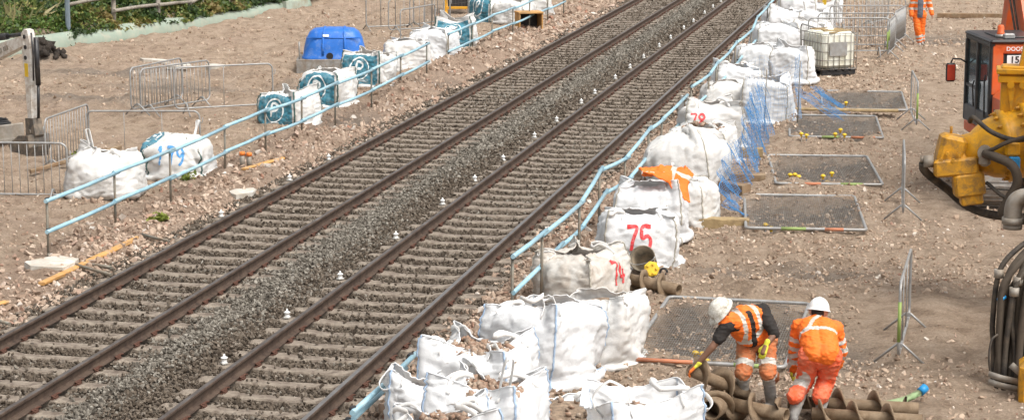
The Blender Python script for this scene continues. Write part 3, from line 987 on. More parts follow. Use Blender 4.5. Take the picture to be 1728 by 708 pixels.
BAGS = []
def bag(x, y, label, rz=0, w=.95, H=1.0, fh=.68, bulge=.12, lift=(.9, .9, .9, .9), push=(0, 0, 0, 0), out=0.0, mound=.3, tilt=0.0, lean=(0, 0),
        mat='new', seam='grey', loops='odod', chunks=0, close=0.0, group='bulk bags along the right of the tracks', num=None, prn=None):
    rj = random.Random(x * 7 + y)
    lift = tuple(l * rj.uniform(.74, .95) for l in lift); push = tuple(p + rj.uniform(-3.5, 1.5) for p in push)
    lean = (lean[0] + rj.uniform(-.06, .06), lean[1] + rj.uniform(-.06, .06)); fh = fh * (rj.uniform(.86, .94) if close > .3 else rj.uniform(.82, .89)); bulge = bulge + .085
    BAGS.append(dict(x=x, y=y, label=label, rz=rz, w=w, H=H, fh=fh, bulge=bulge, lift=lift, push=push, out=out, mound=mound, tilt=tilt, lx=lean[0], ly=lean[1],
                     mat=mat, seam=seam, loops=loops, chunks=chunks, close=close, group=group, num=num, print=prn, ph=0.37 * len(BAGS) + .2))
FG = 'new white bags heaped at the front'
# -- the heap at the front
bag(-4.85, 19.95, 'new white bulk bag lowest in the photo, open top full of soil, nearest the rail', 22, .98, 1.12, .80, .13, (.95, .93, .9, .9), (2, 0, -2, 2), .03, seam='blue', loops='diio', chunks=60, group=FG, close=.28)
bag(-4.72, 21.15, 'open new white bulk bag with chunky brown rubble in it, second in the front heap', -9, 1.02, 1.12, .86, .13, (.96, .99, .9, .9), (0, 1, -2, -3), .02, seam='blue', loops='iuio', chunks=90, group=FG, close=.25)
bag(-5.15, 22.85, 'open new white bulk bag with one strap reaching over the rail', -9, 1.05, 1.16, .88, .14, (.97, .96, .92, .95), (-2, 1, 0, 0), .02, seam='blue', loops='oiio', chunks=80, group=FG, close=.25)
bag(-5.72, 22.05, 'small half collapsed white bag squeezed between the heap and the blue tube', 10, .58, .9, .52, .12, (.9, .7, .8, .9), (1, -1, 0, 3), .0, seam='blue', loops='d-d-', group=FG)
bag(-4.82, 24.55, 'tall smooth white bag with a long blue seam at the back of the front heap', -24, 1.12, 1.25, .98, .13, (.98, .93, .85, .9), (-2, -2, -1, 0), .0, seam='blue', loops='ii-i', group=FG, close=.42)
bag(-4.28, 25.55, 'white bag half hidden to the right behind the tall smooth one', -10, .95, 1.12, .9, .12, (.9, .9, .9, .9), (-1, -1, -1, 0), 0, mat='used', seam='none', loops='-d--', group=FG, close=.4)
bag(-3.02, 21.35, 'new white bulk bag with peaked corners beside the lying augers, near the bending workers', 24, .95, 1.1, .62, .12, (.98, .96, .9, .96), (-1, 2, 2, 2), .04, seam='blue', loops='udid', chunks=20, group=FG)
bag(-4.0, 22.35, 'low collapsed white bag with flaps folded out around a mound of bare soil', 28, 1.0, .84, .36, .14, (0, .62, .55, .3), (9, 5, 6, 4), .1, mound=.6, seam='blue', loops='dodo', chunks=20, group=FG)
# -- the row along the right track
bag(-5.08, 28.7, 'dirty stained white bag with a red painted number at its right edge', -24, 1.0, 1.0, .74, .13, (.98, .9, .9, .95), (-1, 0, -4, 1), 0, mat='dirty', seam='grey', loops='o-id', num=('74', 1, -.05, .46, .27, 'red'), close=.6)
bag(-4.68, 31.4, 'white bulk bag painted with a large red 75', 14, 1.08, 1.16, .86, .12, (.98, .92, .8, .85), (0, 0, -4, 2), 0, mat='new', seam='grey', loops='od-d', num=('75', 0, -.22, .56, .32, 'red'), close=.5)
bag(-4.78, 33.45, 'white bulk bag with orange clothing spilling over its rim', 6, 1.05, 1.18, .86, .1, (.9, .92, .8, 1.0), (0, -2, -1, -1), 0, mat='new', seam='grey', loops='-dud', close=.45)
bag(-4.42, 34.95, 'crumpled greyish white bag just right of the orange jacket', -8, .98, 1.05, .8, .1, (.2, .2, .2, .8), (-6, -4, -1, -4), 0, mat='used', seam='grey', loops='dd--', close=0.75)
bag(-4.82, 38.65, 'big bulging white bag, domed top, just left of the blue netting', -10, 1.3, 1.3, .98, .12, (.4, .3, .3, .3), (-7, -5, -4, -6), 0, mound=.6, mat='used', seam='grey', loops='d-d-', close=0.92)
bag(-4.92, 43.2, 'white bag with a scrawled red 78 and a flap over its soil', 16, 1.2, 1.35, .96, .12, (.9, .9, .9, .9), (-2, 0, -2, -1), 0, mat='used', seam='grey', loops='di-d', num=('78', 0, -.52, .72, .26, 'red'), close=0.5)
bag(-4.85, 41.2, 'open slumped white bag behind the big bulging one', -6, 1.15, 1.05, .78, .12, (.8, .7, .9, .8), (-3, -3, 1, 0), 0, mat='used', seam='grey', loops='dii-', chunks=20, close=0.4)
bag(-5.1, 47.9, 'rounded white bag beyond the bag marked 78, next to the rail', 10, 1.1, 1.1, .88, .12, (.5, .6, .5, .4), (-5, -3, -2, -5), 0, mound=.5, mat='used', seam='grey', loops='d-d-', close=0.85)
bag(-4.15, 47.3, 'tall white bag standing behind the pale blue netting', 0, 1.0, 1.3, 1.05, .08, (.9, .9, .9, .9), (0, 0, 0, 0), 0, mat='new', seam='grey', loops='-d-d', close=.4)
bag(-5.3, 51.9, 'white bag with a thin strap stretched out towards the rail', 14, 1.1, 1.1, .8, .12, (.95, .8, .8, .9), (-3, 0, -2, 0), 0, mat='new', seam='grey', loops='o-id', close=0.45)
bag(-5.15, 56.3, 'sagging white bag, left of the two before the tall crumpled one', 8, 1.2, 1.2, .85, .12, (.8, .9, .7, .5), (-4, 0, -2, -3), 0, mat='new', seam='grey', loops='di-d', close=0.6)
bag(-4.15, 54.6, 'upright white bag, left of the caged tank', -6, 1.0, 1.2, .9, .1, (.95, .9, .9, .95), (-3, 0, 0, -2), 0, mat='new', seam='grey', loops='d-d-', close=.45)
bag(-5.05, 60.6, 'tall crumpled white bag with drooping folds', 12, 1.25, 1.4, 1.0, .12, (.9, .9, .8, .9), (-5, -3, -2, -2), 0, mat='new', seam='grey', loops='diid', close=0.6)
bag(-4.2, 61.6, 'white bag behind the tall crumpled one, left of the wire cage', -8, 1.0, 1.25, .95, .1, (.9, .9, .9, .9), (-2, -2, 0, 0), 0, mat='used', seam='grey', loops='-dd-', close=.45)
bag(-5.3, 66.4, 'white bag with a peaked left corner far up the row', 16, 1.2, 1.3, .95, .12, (1, .8, .7, .9), (-4, -2, 0, -2), 0, mat='new', seam='grey', loops='d-id', close=.4)
bag(-4.4, 66.0, 'narrow white bag far up the row with a loop standing up', -4, .95, 1.25, .95, .1, (.9, .9, .9, .9), (-2, 0, 0, 0), 0, mat='new', seam='grey', loops='udd-', close=.4)
bag(-5.35, 71.2, 'far white bag at the top edge, nearest the rail', 6, 1.2, 1.3, .95, .12, (.8, .9, .8, .8), (-4, -2, 0, -2), 0, mat='new', seam='grey', loops='d-d-', close=0.6)
bag(-4.5, 71.6, 'far white bag at the top edge with a yellow tag on it', -6, 1.05, 1.2, .9, .1, (.9, .9, .9, .9), (-2, -1, 0, 0), 0, mat='new', seam='grey', loops='-d-d')
# -- the row along the left handrail
LG = 'bulk bags behind the left handrail'
bag(-14.72, 34.95, 'squat bulging white bag with one strap standing straight up, nearest on the left side', 14, 1.15, .98, .76, .15, (.2, .2, .98, 1.0), (-6, -5, 0, 0), 0, mound=.2, mat='used', seam='none', loops='---u', group=LG, close=.55)
bag(-14.42, 37.75, 'bag tied up at the top and painted with a blue 179', 12, 1.15, 1.15, .78, .13, (.5, .5, .4, .4), (-7, -6, -5, -5), 0, mound=.5, mat='used', seam='green', loops='d-ud', group=LG, num=('179', 0, -.27, .44, .27, 'blue'), prn=(3,), close=0.9)
bag(-14.45, 44.75, 'white bag with a teal printed panel, lowest of the printed row', 72, 1.0, 1.12, .8, .08, (.95, .98, .9, .8), (0, 0, -1, 2), 0, mat='used', seam='green', loops='---d', group=LG, prn=(3,), close=.35)
bag(-14.42, 47.6, 'white bag with a partly hidden teal panel standing before the blue tank', 80, 1.05, 1.15, .84, .08, (.9, .95, .9, .7), (0, 0, -2, -3), 0, mat='used', seam='green', loops='---d', group=LG, prn=(3,), close=.5)
bag(-14.42, 51.2, 'bag with a teal panel facing the track and a brown folded rim', -10, 1.05, 1.1, .84, .11, (.95, .9, .9, .9), (-1, 1, -1, -1), 0, mat='used', seam='green', loops='-o--', group=LG, prn=(0,), close=.35)
bag(-14.35, 54.8, 'plain white bag with crumpled top just right of the blue tank', 8, 1.1, 1.1, .8, .12, (.8, .9, .8, .9), (-5, 0, -1, 0), 0, mat='used', seam='none', loops='dd--', group=LG, close=0.55)
bag(-14.4, 57.9, 'round clean white bag, no print, beyond the tank', -5, 1.15, 1.15, .88, .13, (.9, .8, .8, .9), (-5, -3, -2, -2), 0, mat='new', seam='grey', loops='d-d-', group=LG, close=0.75)
bag(-14.55, 61.2, 'bag with a pointed teal printed flap behind the round white one', 6, 1.1, 1.25, .85, .1, (.9, .9, 1, .95), (-1, 0, 2, 0), 0, mat='used', seam='green', loops='d---', group=LG, prn=(0,), close=.3)
bag(-15.15, 68.9, 'far left bag with a teal printed side near the yellow machine', 52, 1.15, 1.2, .9, .1, (.9, .9, .9, .9), (-4, -2, 0, 0), 0, mat='used', seam='green', loops='-d--', group=LG, prn=(3,), close=0.6)
bag(-14.35, 68.6, 'low white bag just above the wooden box', -12, 1.15, 1.0, .78, .12, (.6, .5, .5, .5), (-5, -4, -2, -2), 0, mat='used', seam='grey', loops='d---', group=LG, close=0.85)
bag(-14.3, 71.6, 'white bag at the top edge, end of the left row', 4, 1.1, 1.1, .85, .12, (.8, .8, .8, .8), (-3, -2, 0, 0), 0, mat='used', seam='grey', loops='d---', group=LG, close=0.7)
import time as _t
_t0 = _t.time()
_G = solve_bags(BAGS)
print('bags solved in', round(_t.time() - _t0, 1))
BAG_OBJ = [make_bag(sp, _G[i]) for i, sp in enumerate(BAGS)]
# ------------------------------------------------------------------ barriers, fence panels, handrails
M_GALV = pbr('galvanised', (0.33, 0.33, 0.325), 0.5, 0.4, var=.2, vscale=7, dirt=(.3, .25, .2), dscale=6, damt=.3)
M_GALVD = pbr('galvanised_dull', (0.30, 0.295, 0.28), 0.6, 0.4, var=.25, vscale=7, dirt=(.22, .16, .11), dscale=6, damt=.4)
M_TAPEG = pbr('tape_green', (0.24, 0.33, 0.09), .6, var=.15)
M_TAPEO = pbr('tape_orange', (0.46, 0.16, 0.07), .6, var=.15)
def round_frame(a, b, r, lo, n=6):
    """rounded rectangle in xz from (-a,lo) to (a,b)"""
    pts = []
    for cx, cz, t0 in ((a - r, b - r, 0), (-a + r, b - r, 90), (-a + r, lo + r, 180), (a - r, lo + r, 270)):
        for k in range(n + 1):
            t = R(t0 + 90 * k / n)
            pts.append((cx + r * math.cos(t), 0, cz + r * math.sin(t)))
    return pts
def barrier_proto():
    fr = MB(); fr.tube(round_frame(1.13, 1.08, .13, .17), .019, 8, closed=True)
    bar = MB(); bar.cyl((0, 0, .17), (0, 0, 1.08), .0075, 6)
    ft = MB(); ft.tube([(0, -.31, .015), (0, -.03, .26), (0, .03, .26), (0, .31, .015)], .016, 7)
    ft.box((0, 0, .245), (.045, .07, .05))
    hk = MB(); hk.tube([(0, 0, 0), (.05, 0, 0), (.06, 0, .03), (.06, 0, .1)], .009, 6)
    return fr.mesh('frame', M_GALV), bar.mesh('bar', M_GALV), ft.mesh('foot', M_GALV), hk.mesh('hook', M_GALV)
BAR_ME = barrier_proto()
def barrier(p, q, label, group, nbars=17, tape=None, lean=0.0, feet=True, dz=0.0):
    """crowd barrier standing from ground point p towards q"""
    mid = ((p[0] + q[0]) / 2, (p[1] + q[1]) / 2)
    ang = math.atan2(q[1] - p[1], q[0] - p[0])
    root = empty('crowd_barrier', (mid[0], mid[1], tz(*mid) + dz), 0, label, 'barrier', group)
    root.rotation_euler = (lean, 0, ang)
    link('frame', BAR_ME[0], root)
    for k in range(nbars):
        link('bar', BAR_ME[1], root, (-1.13 + 2.26 * (k + 1) / (nbars + 1), 0, 0))
    if feet:
        for s in (-1, 1): link('foot', BAR_ME[2], root, (s * .86, 0, 0), (-lean, 0, 0))
    link('hook', BAR_ME[3], root, (1.13, 0, .85))
    if tape:
        for mt, a, b in tape:
            mb = MB(); mb.cyl((a[0], 0, a[1]), (b[0], 0, b[1]), .0215, 8); mb.build('tape', mt, root)
    return root
BG = 'grey crowd barriers around the caged tank'
barrier((-4.39, 59.7), (-3.45, 57.3), 'grey crowd barrier standing slantwise in front of the white caged tank', BG)
barrier((-4.14, 59.95), (-1.96, 60.4), 'nearest of the parallel grey crowd barriers behind the caged tank', BG, tape=[(M_TAPEG, (1.13, .45), (1.13, .75))])
barrier((-4.05, 62.5), (-1.86, 62.95), 'middle one of the parallel grey crowd barriers behind the caged tank', BG)
barrier((-3.85, 65.2), (-1.72, 65.7), 'farthest parallel grey crowd barrier behind the caged tank', BG)
barrier((-1.86, 62.7), (-1.62, 64.9), 'densely barred crowd barrier seen end on, left of the walking worker', BG, nbars=26)
barrier((-1.98, 60.3), (-1.84, 62.5), 'crowd barrier seen end on with a green strip, right of the caged tank', BG, tape=[(M_TAPEG, (-1.13, .3), (-1.13, .8))])
barrier((-3.9, 69.0), (-1.8, 69.4), 'far crowd barrier at the top edge above the caged tank', BG)
barrier((-3.0, 70.2), (-2.4, 72.2), 'far crowd barrier end on at the top edge', BG)
EG = 'lone crowd barriers standing end on'
barrier((-.84, 45.9), (-1.02, 48.1), 'lone crowd barrier seen end on with a green strip, farthest of three', EG, nbars=2, tape=[(M_TAPEG, (-1.13, .3), (-1.13, .85))])
barrier((-.82, 35.4), (-.9, 37.6), 'lone crowd barrier seen end on, in the middle of the bare earth', EG, nbars=2)
barrier((-.60, 25.9), (-.53, 28.1), 'lone crowd barrier seen end on with green tape, nearest to the workers', EG, nbars=2, tape=[(M_TAPEG, (-1.13, .35), (-1.13, .85))])
SG = 'crowd barriers on the left working area'
barrier((-17.46, 34.15), (-15.2, 34.48), 'crowd barrier at the left edge in front of the excavator bucket', SG, nbars=15, dz=-.12)
barrier((-16.98, 39.5), (-14.78, 39.97), 'sparse crowd barrier behind the bag painted 179', SG, nbars=2, dz=-.1)
barrier((-16.96, 39.55), (-16.88, 37.3), 'close barred crowd barrier slanting towards the excavator arm', SG, nbars=15, dz=-.1)
barrier((-17.8, 43.9), (-17.45, 46.1), 'close barred barrier, left of the pair leaning together', SG, nbars=17, tape=None)
barrier((-17.7, 44.2), (-16.85, 46.3), 'close barred barrier, right of the pair leaning together', SG, nbars=17)
barrier((-17.1, 44.2), (-14.95, 45.7), 'long open crowd barrier left of the first teal printed bag', SG, nbars=1)
barrier((-16.05, 60.4), (-15.55, 62.6), 'open crowd barrier beside the bag row below the yellow machine', SG, nbars=2)
barrier((-16.9, 62.2), (-15.4, 63.9), 'crowd barrier with bent feet in front of the mesh fence', SG, nbars=3)

# -- mesh fence panels laid flat over the pits
def panel_proto(L=3.36, W=1.93):
    fr = MB(); fr.tube([(x, z - 0, 0) for x, _, z in round_frame(W / 2, L / 2, .09, -L / 2)], .026, 8, closed=True)
    wi = MB()
    for k in range(1, int(W / .032)):
        x = -W / 2 + k * .032
        wi.tube([(x, -L / 2, 0), (x, L / 2, 0)], .003, 3, cap=False)
    for k in range(1, int(L / .11)):
        y = -L / 2 + k * .11
        wi.tube([(-W / 2, y, .004), (W / 2, y, .004)], .0028, 3, cap=False)
    for k in (-1, 1):
        wi.tube([(k * W / 6, -L / 2, .006), (k * W / 6, L / 2, .006)], .003, 4, cap=False)
    return fr.mesh('frame', M_GALV), wi.mesh('wire_mesh', M_GALVD)
PAN_ME = panel_proto()
def panel(cx, cy, rz, label, tape=(), tilt=(0, 0), sy=1.0, name='fence_panel', z=None):
    root = empty(name, (cx, cy, .085 if z is None else z), 0, label, 'fence panel', 'mesh fence panels laid over the pits')
    root.rotation_euler = (tilt[0], tilt[1], rz)
    link('frame', PAN_ME[0], root)
    tag(link('wire_mesh', PAN_ME[1], root), kind='stuff')
    for mt, a, b in tape:
        mb = MB(); mb.cyl((a[0], a[1], 0), (b[0], b[1], 0), .0275, 8); mb.build('tape', mt, root)
    return root
panel(-2.87, 26.9, R(-1), 'flat mesh fence panel over the pit beside the two bending workers', [(M_TAPEO, (-.85, -1.68), (-.15, -1.68)), (M_TAPEG, (.35, -1.68), (.7, -1.68))], tilt=(R(.8), 0))
panel(-2.5, 35.7, R(6.2), 'flat mesh fence panel beside the pale timber, second nearest', [(M_TAPEG, (-.4, -1.68), (.0, -1.68)), (M_TAPEO, (.3, -1.68), (.6, -1.68))], tilt=(R(-.6), 0))
panel(-2.45, 40.25, R(7.6), 'flat mesh fence panel with two pairs of yellow caps, third nearest', [(M_TAPEO, (-.55, -1.68), (-.15, -1.68)), (M_TAPEG, (.2, -1.68), (.6, -1.68))])
panel(-2.6, 46.2, R(5), 'flat mesh fence panel just below the long board', [(M_TAPEG, (-.3, -1.68), (.1, -1.68)), (M_TAPEO, (.3, -1.68), (.8, -1.68))])
panel(-2.2, 50.75, R(4), 'farthest flat mesh fence panel, above the long board')
ORDN = ['first', 'second', 'third', 'fourth', 'fifth', 'sixth']
# -- capped bars standing in the pits
M_CAP = pbr('cap_yellow', (0.72, 0.47, 0.03), .5, var=.15, dirt=(.4, .28, .1), damt=.25)
M_PILE = pbr('pile_steel', (0.13, 0.13, 0.14), .7, .3, var=.3, dirt=(.3, .24, .18), damt=.4)
_cb = MB(); _cb.cyl((0, 0, -.45), (0, 0, .12), .018, 8); ME_CBAR = _cb.mesh('bar', M_PILE)
_cc = MB(); _cc.lathe([(.022, .04), (.03, .05), (.03, .1), (.055, .105), (.06, .125), (.045, .15), (.015, .162)], n=12); ME_CCAP = _cc.mesh('cap', M_CAP)
for pts, lab in (([(-3.12, 26.05), (-3.04, 26.12), (-2.98, 26.05), (-2.86, 25.98)], 'yellow capped bar in the pit beside the bending workers'),
                 ([(-3.02, 34.6), (-2.93, 34.65)], 'yellow capped bar in the pit next to the pale timber'),
                 ([(-2.98, 39.1), (-2.9, 39.2), (-2.82, 39.1), (-2.36, 38.8), (-2.28, 38.86), (-2.2, 38.78)], 'yellow capped bar in the third pit from the workers'),
                 ([(-2.46, 44.2), (-2.36, 44.3), (-2.27, 44.2), (-3.15, 44.1), (-3.05, 44.2)], 'yellow capped bar in the pit just below the long board'),
                 ([(-2.85, 48.9), (-2.5, 48.95), (-3.0, 48.95)], 'yellow capped bar in the farthest pit above the long board')):
    for i, (x, y) in enumerate(pts):
        lab_ = lab + (', ' + ORDN[i] + ' of its cluster') if len(pts) > 1 else lab
        r = empty('capped_bar', (x, y, tz(x, y) + .03 + .03 * (i % 2)), i, lab_, 'capped bar', lab.replace('yellow capped bar', 'yellow capped bars'))
        r.scale = (.78, .78, .78); link('bar', ME_CBAR, r); link('cap', ME_CCAP, r)

# -- handrails of pale blue tube on steel posts
M_BTUBE = pbr('tube_blue', (0.27, 0.45, 0.54), .45, var=.12, vscale=3, dirt=(.45, .55, .55), dscale=5, damt=.3)
M_POST = pbr('post_steel', (0.21, 0.205, 0.175), .6, .35, var=.25, vscale=6, dirt=(.2, .14, .09), damt=.4)
M_BLACK = pbr('black_plastic', (0.018, 0.018, 0.02), .5, var=.3)
_cl = MB(); _cl.box((0, 0, 0), (.07, .09, .075), bev=.012); _cl.cyl((-.05, .03, 0), (.05, .03, 0), .014, 8); ME_CLAMP = _cl.mesh('clamp', M_BLACK)
def handrail(posts, tops, bots, label, first=None, side=-1):
    root = empty('handrail', (posts[0][0], posts[0][1], 0), 0, label, 'handrail', 'blue tube handrails beside the tracks')
    ox, oy = posts[0][:2]
    rel = lambda p: (p[0] - ox, p[1] - oy, p[2])
    for i, (x, y, h) in enumerate(posts):
        z = tz(x, y)
        mb = MB(); mb.cyl(rel((x, y, z - .15)), rel((x + .01, y, h)), .0215, 8)
        mb.build('post', M_POST, root)
    for nm, runs in (('top_rail', tops), ('bottom_rail', bots)):
        for k in range(len(runs) - 1):
            a, b = runs[k], runs[k + 1]
            if a is None or b is None: continue
            d = (Vector(b) - Vector(a)).normalized() * .12
            off = Vector((0.045, 0, 0.02 * (k % 2)))
            mb = MB()
            A, Bq = Vector(a) - d + off, Vector(b) + d + off
            m = (A + Bq) / 2; m.z -= .012
            mb.tube([rel(A), rel(m), rel(Bq)], .032, 10)
            mb.build(nm, M_BTUBE, root)
        for p in runs:
            if p is not None: link('clamp', ME_CLAMP, root, rel((p[0] + .02, p[1], p[2])), (0, 0, .1))
    return root
_lp = [(-13.42, 29.6), (-13.40, 32.2), (-13.36, 34.6), (-13.42, 37.6), (-13.42, 40.0), (-13.28, 41.95), (-13.32, 44.5), (-13.25, 47.2), (-13.35, 50.2), (-13.45, 53.2), (-13.48, 55.7), (-13.5, 58.7), (-13.55, 61.5), (-13.45, 64.0), (-13.45, 66.6), (-13.4, 69.4), (-13.4, 72.3)]
_lt = [(x, y, .94) for x, y in _lp]; _lb = [(x, y, .47) for x, y in _lp]
_lt2 = _lt[:10] + [None] + _lt[10:]; _lb2 = _lb[:10] + [None] + _lb[10:]
hl = handrail([(x, y, .97) for x, y in _lp], _lt2, _lb2, 'pale blue two tube handrail on steel posts along the left track')
mb = MB(); mb.tube([(0, 0, .12), (.02, -.01, .06), (.1, -.02, .03), (.6, -.16, .02), (.95, -.26, .02), (1.15, -.34, .02)], .026, 8); mb.build('ground_tube', M_POST, hl)
for t in (.25, .62): link('clamp', ME_CLAMP, hl, (t, -.05 - .17 * (t - .1) , .03), (0, 0, -.3))
_rt = [(-6.25, 21.33, .35), (-6.2, 23.6, .38), None, (-5.6, 26.6, 1.0), (-5.53, 28.24, 1.0), (-5.45, 30.73, 1.0), (-5.66, 33.77, 1.0), (-5.45, 35.09, 1.0), (-5.56, 38.6, 1.0), (-5.5, 39.92, 1.0), (-5.5, 43.37, 1.0), None,
       (-5.6, 45.19, 1.0), (-5.49, 47.45, 1.0), (-5.58, 49.74, 1.0), (-5.57, 52.44, 1.0), (-5.63, 54.48, 1.0), (-5.57, 58.06, 1.0), (-5.8, 61.84, 1.0), (-5.85, 66, 1.0), (-5.9, 70, 1.0)]
_rb = [(-6.33, 21.4, .2), (-6.27, 23.4, .25), None, (-5.62, 26.7, .5), (-5.60, 29.9, .5), (-5.55, 31.4, .5), (-5.7, 34.5, .5), (-5.53, 36.0, .5), (-5.6, 39.2, .5), (-5.58, 43.3, .5), None, (-5.6, 45.3, .5), (-5.55, 49.7, .5), (-5.6, 55, .5), (-5.7, 62, .5)]
handrail([(p[0], p[1], 1.03) for p in _rt[3:] if p], _rt, _rb, 'pale blue zigzag tube handrail between the right track and the white bags')

# ------------------------------------------------------------------ white insulator pots beside the rails
M_POT = pbr('pot_white', (0.78, 0.78, 0.76), .45, var=.08, dirt=(.5, .45, .38), damt=.2)
M_POTB = pbr('pot_base', (0.5, 0.49, 0.46), .7, var=.2)
_pm = MB(); _pm.lathe([(.06, .0), (.06, .02), (.055, .03), (.055, .085), (.075, .09), (.075, .105), (.05, .115), (.022, .13), (.018, .165), (.006, .17)], n=14); ME_POT = _pm.mesh('pot', M_POT)
_pb = MB(); _pb.box((0, 0, 0), (.16, .13, .03), bev=.008); ME_PBASE = _pb.mesh('base_plate', M_POTB)
ORD = ['first', 'second', 'third', 'fourth', 'fifth', 'sixth', 'seventh', 'eighth', 'ninth', 'tenth', 'eleventh', 'twelfth', 'thirteenth', 'fourteenth', 'fifteenth', 'sixteenth', 'seventeenth', 'eighteenth', 'nineteenth', 'twentieth', 'twenty-first']
_py = [24.0, 26.9, 29.4, 32.3, 35.25, 37.7, 40.6, 43.5, 46.1, 49.0, 51.3, 54.4, 56.9, 59.6, 62.4, 65.1, 68.0, 70.8, 73.7, 76.2, 79.1]
def pot(x, y, label, group):
    y = (math.floor(y / SP) + .5) * SP
    r = empty('insulator_pot', (x, y, .02), 0, label, 'insulator', group)
    link('base_plate', ME_PBASE, r); link('pot', ME_POT, r)
    r.rotation_euler = (0, 0, y); r.scale = (.58, .58, .68)
for i, y in enumerate(_py):
    pot(-8.70, y, f'white insulator pot left of the right track, {ORD[i]} counted from the bottom of the photo', 'white insulator pots beside the right track')
for i, y in enumerate((37.2, 39.9, 33.9)):
    pot(-12.08, y, ['white insulator pot outside the left track, middle one of three', 'white insulator pot outside the left track, farthest of three', 'white insulator pot outside the left track, nearest of three'][i], 'white insulator pots outside the left track')

# ------------------------------------------------------------------ timber, boards, planks, tubes on the ground
M_TIMB = pbr('timber_pale', (0.36, 0.265, 0.135), .85, var=.25, vscale=5, dirt=(.2, .14, .08), dscale=4, damt=.4, bump=.4, bscale=30)
M_TIMBB = pbr('timber_brown', (0.2, 0.125, 0.07), .85, var=.3, vscale=5, dirt=(.3, .23, .15), dscale=4, damt=.4, bump=.4, bscale=30)
M_PLANK = pbr('plank_orange', (0.50, 0.27, 0.09), .8, var=.2, vscale=4, dirt=(.4, .3, .2), damt=.3)
def lump(name, c, d, rz, mat, label, cat, rx=0.0, ry=0.0, group=None, bev=.012, z=None, seg=6):
    """a sawn length of timber with slightly uneven edges"""
    rs = random.Random(label)
    L, W, T = d
    vs_, fs_ = [], []
    for i in range(seg + 1):
        x = -L / 2 + L * i / seg
        e = [rs.uniform(-.006, .006) for _ in range(16)]
        sec = [(-W / 2 + bev, -T / 2), (W / 2 - bev, -T / 2), (W / 2, -T / 2 + bev), (W / 2, T / 2 - bev), (W / 2 - bev, T / 2), (-W / 2 + bev, T / 2), (-W / 2, T / 2 - bev), (-W / 2, -T / 2 + bev)]
        vs_ += [(x + (e[8] if i in (0, seg) else 0), y + e[k], z_ + e[k + 8]) for k, (y, z_) in enumerate(sec)]
    for i in range(seg):
        for k in range(8): fs_.append((i * 8 + k, i * 8 + (k + 1) % 8, i * 8 + 8 + (k + 1) % 8, i * 8 + 8 + k))
    fs_.append(tuple(range(7, -1, -1))); fs_.append(tuple(range(seg * 8, seg * 8 + 8)))
    o = MB().add(vs_, fs_).build(name, mat, None, (c[0], c[1], (tz(c[0], c[1]) if z is None else z) + T / 2 - .015), (rx, ry, rz))
    return tag(o, label, cat, group)
TG = 'timber baulks near the blue netting'
lump('timber_baulk', (-3.75, 34.55), (.92, .24, .23), R(4), M_TIMB, 'pale timber baulk at the left side of the second fence panel', 'timber', group=TG)
lump('timber_baulk', (-4.25, 36.3), (.6, .2, .18), R(-6), M_TIMBB, 'short brown timber behind the pale baulk under the blue netting', 'timber', group=TG)
lump('timber_baulk', (-3.85, 39.0), (.85, .22, .16), R(4), M_TIMBB, 'brown timber lying just left of the third fence panel', 'timber', group=TG)
lump('timber_baulk', (-3.85, 37.6), (.6, .22, .2), R(-38), M_TIMBB, 'brown timber turned askew at the foot of the netting', 'timber', group=TG)
lump('timber_baulk', (-3.95, 41.6), (.45, .2, .18), R(8), M_TIMB, 'short timber block at the right edge of the blue netting', 'timber', group=TG)
lump('timber_baulk', (-4.3, 48.2), (.35, .16, .12), R(0), M_TIMB, 'small timber block under the left end of the long board', 'timber', group=TG)
lump('scaffold_board', (-2.75, 48.55), (2.9, .2, .05), R(4), M_TIMB, 'long pale board lying between the two far fence panels', 'board', z=.12)
lump('plank', (-12.75, 29.7), (3.55, .11, .05), R(89.0), M_PLANK, 'orange timber plank lying slantwise beside the left rail', 'plank', z=.02)
lump('plank', (-12.95, 26.3), (1.0, .1, .04), R(70), M_PLANK, 'short orange plank end at the lower left edge', 'plank', z=.02)
lump('plank', (-13.0, 38.6), (1.5, .1, .04), R(78), M_PLANK, 'thin orange plank on the rubble near the two marker tubes', 'plank', z=.1)
lump('plank', (-16.4, 37.6), (1.9, .09, .07), R(48), M_TIMBB, 'brown timber batten propped behind the squat white bag', 'plank', ry=R(-9), z=.22)
for (x0, y0), (x1, y1), lab in (((-13.2, 29.5), (-12.0, 28.6), 'steel tube from the handrail end to the rail'), ((-12.7, 31.6), (-12.1, 31.2), 'short steel tube at the upper end of the orange plank'), ((-13.4, 26.3), (-12.1, 25.4), 'steel tube near the lower left edge of the photo')):
    mb = MB(); L = math.hypot(x1 - x0, y1 - y0)
    mb.tube([(0, 0, 0), (L / 2, 0, -.01), (L, 0, 0)], .024, 8)
    o = mb.build('steel_tube', M_POST, None, (x0, y0, .06), (0, 0, math.atan2(y1 - y0, x1 - x0))); tag(o, lab, 'tube', 'steel tubes beside the left rail')
M_PALE = pbr('pale_concrete', (0.55, 0.52, 0.47), .9, var=.2, vscale=5, dirt=(.35, .28, .2), damt=.4, bump=.4)
def slab(x, y, a, b, label, rz=0, seed=1, t=.05):
    rs = random.Random(seed)
    n = 9
    ring = [(a * math.cos(2 * PI * k / n) * rs.uniform(.7, 1.15), b * math.sin(2 * PI * k / n) * rs.uniform(.7, 1.15)) for k in range(n)]
    mb = MB(); mb.prism(ring, 'z', -.04, t)
    o = mb.build('broken_slab', M_PALE, None, (x, y, tz(x, y) + .01), (rs.uniform(-.06, .06), rs.uniform(-.06, .06), rz))
    tag(o, label, 'slab', 'pale broken slabs')
slab(-13.1, 29.1, .38, .5, 'pale broken slab at the foot of the handrail end', seed=3)
slab(-12.5, 35.9, .2, .45, 'white broken slab close beside the left rail', seed=5)
slab(-20.0, 52.6, .35, .3, 'small white slab lying on bare earth left of the blue tank', seed=6)
slab(-19.2, 53.3, .3, .25, 'white stone piece just right of the small slab', seed=8, t=.12)
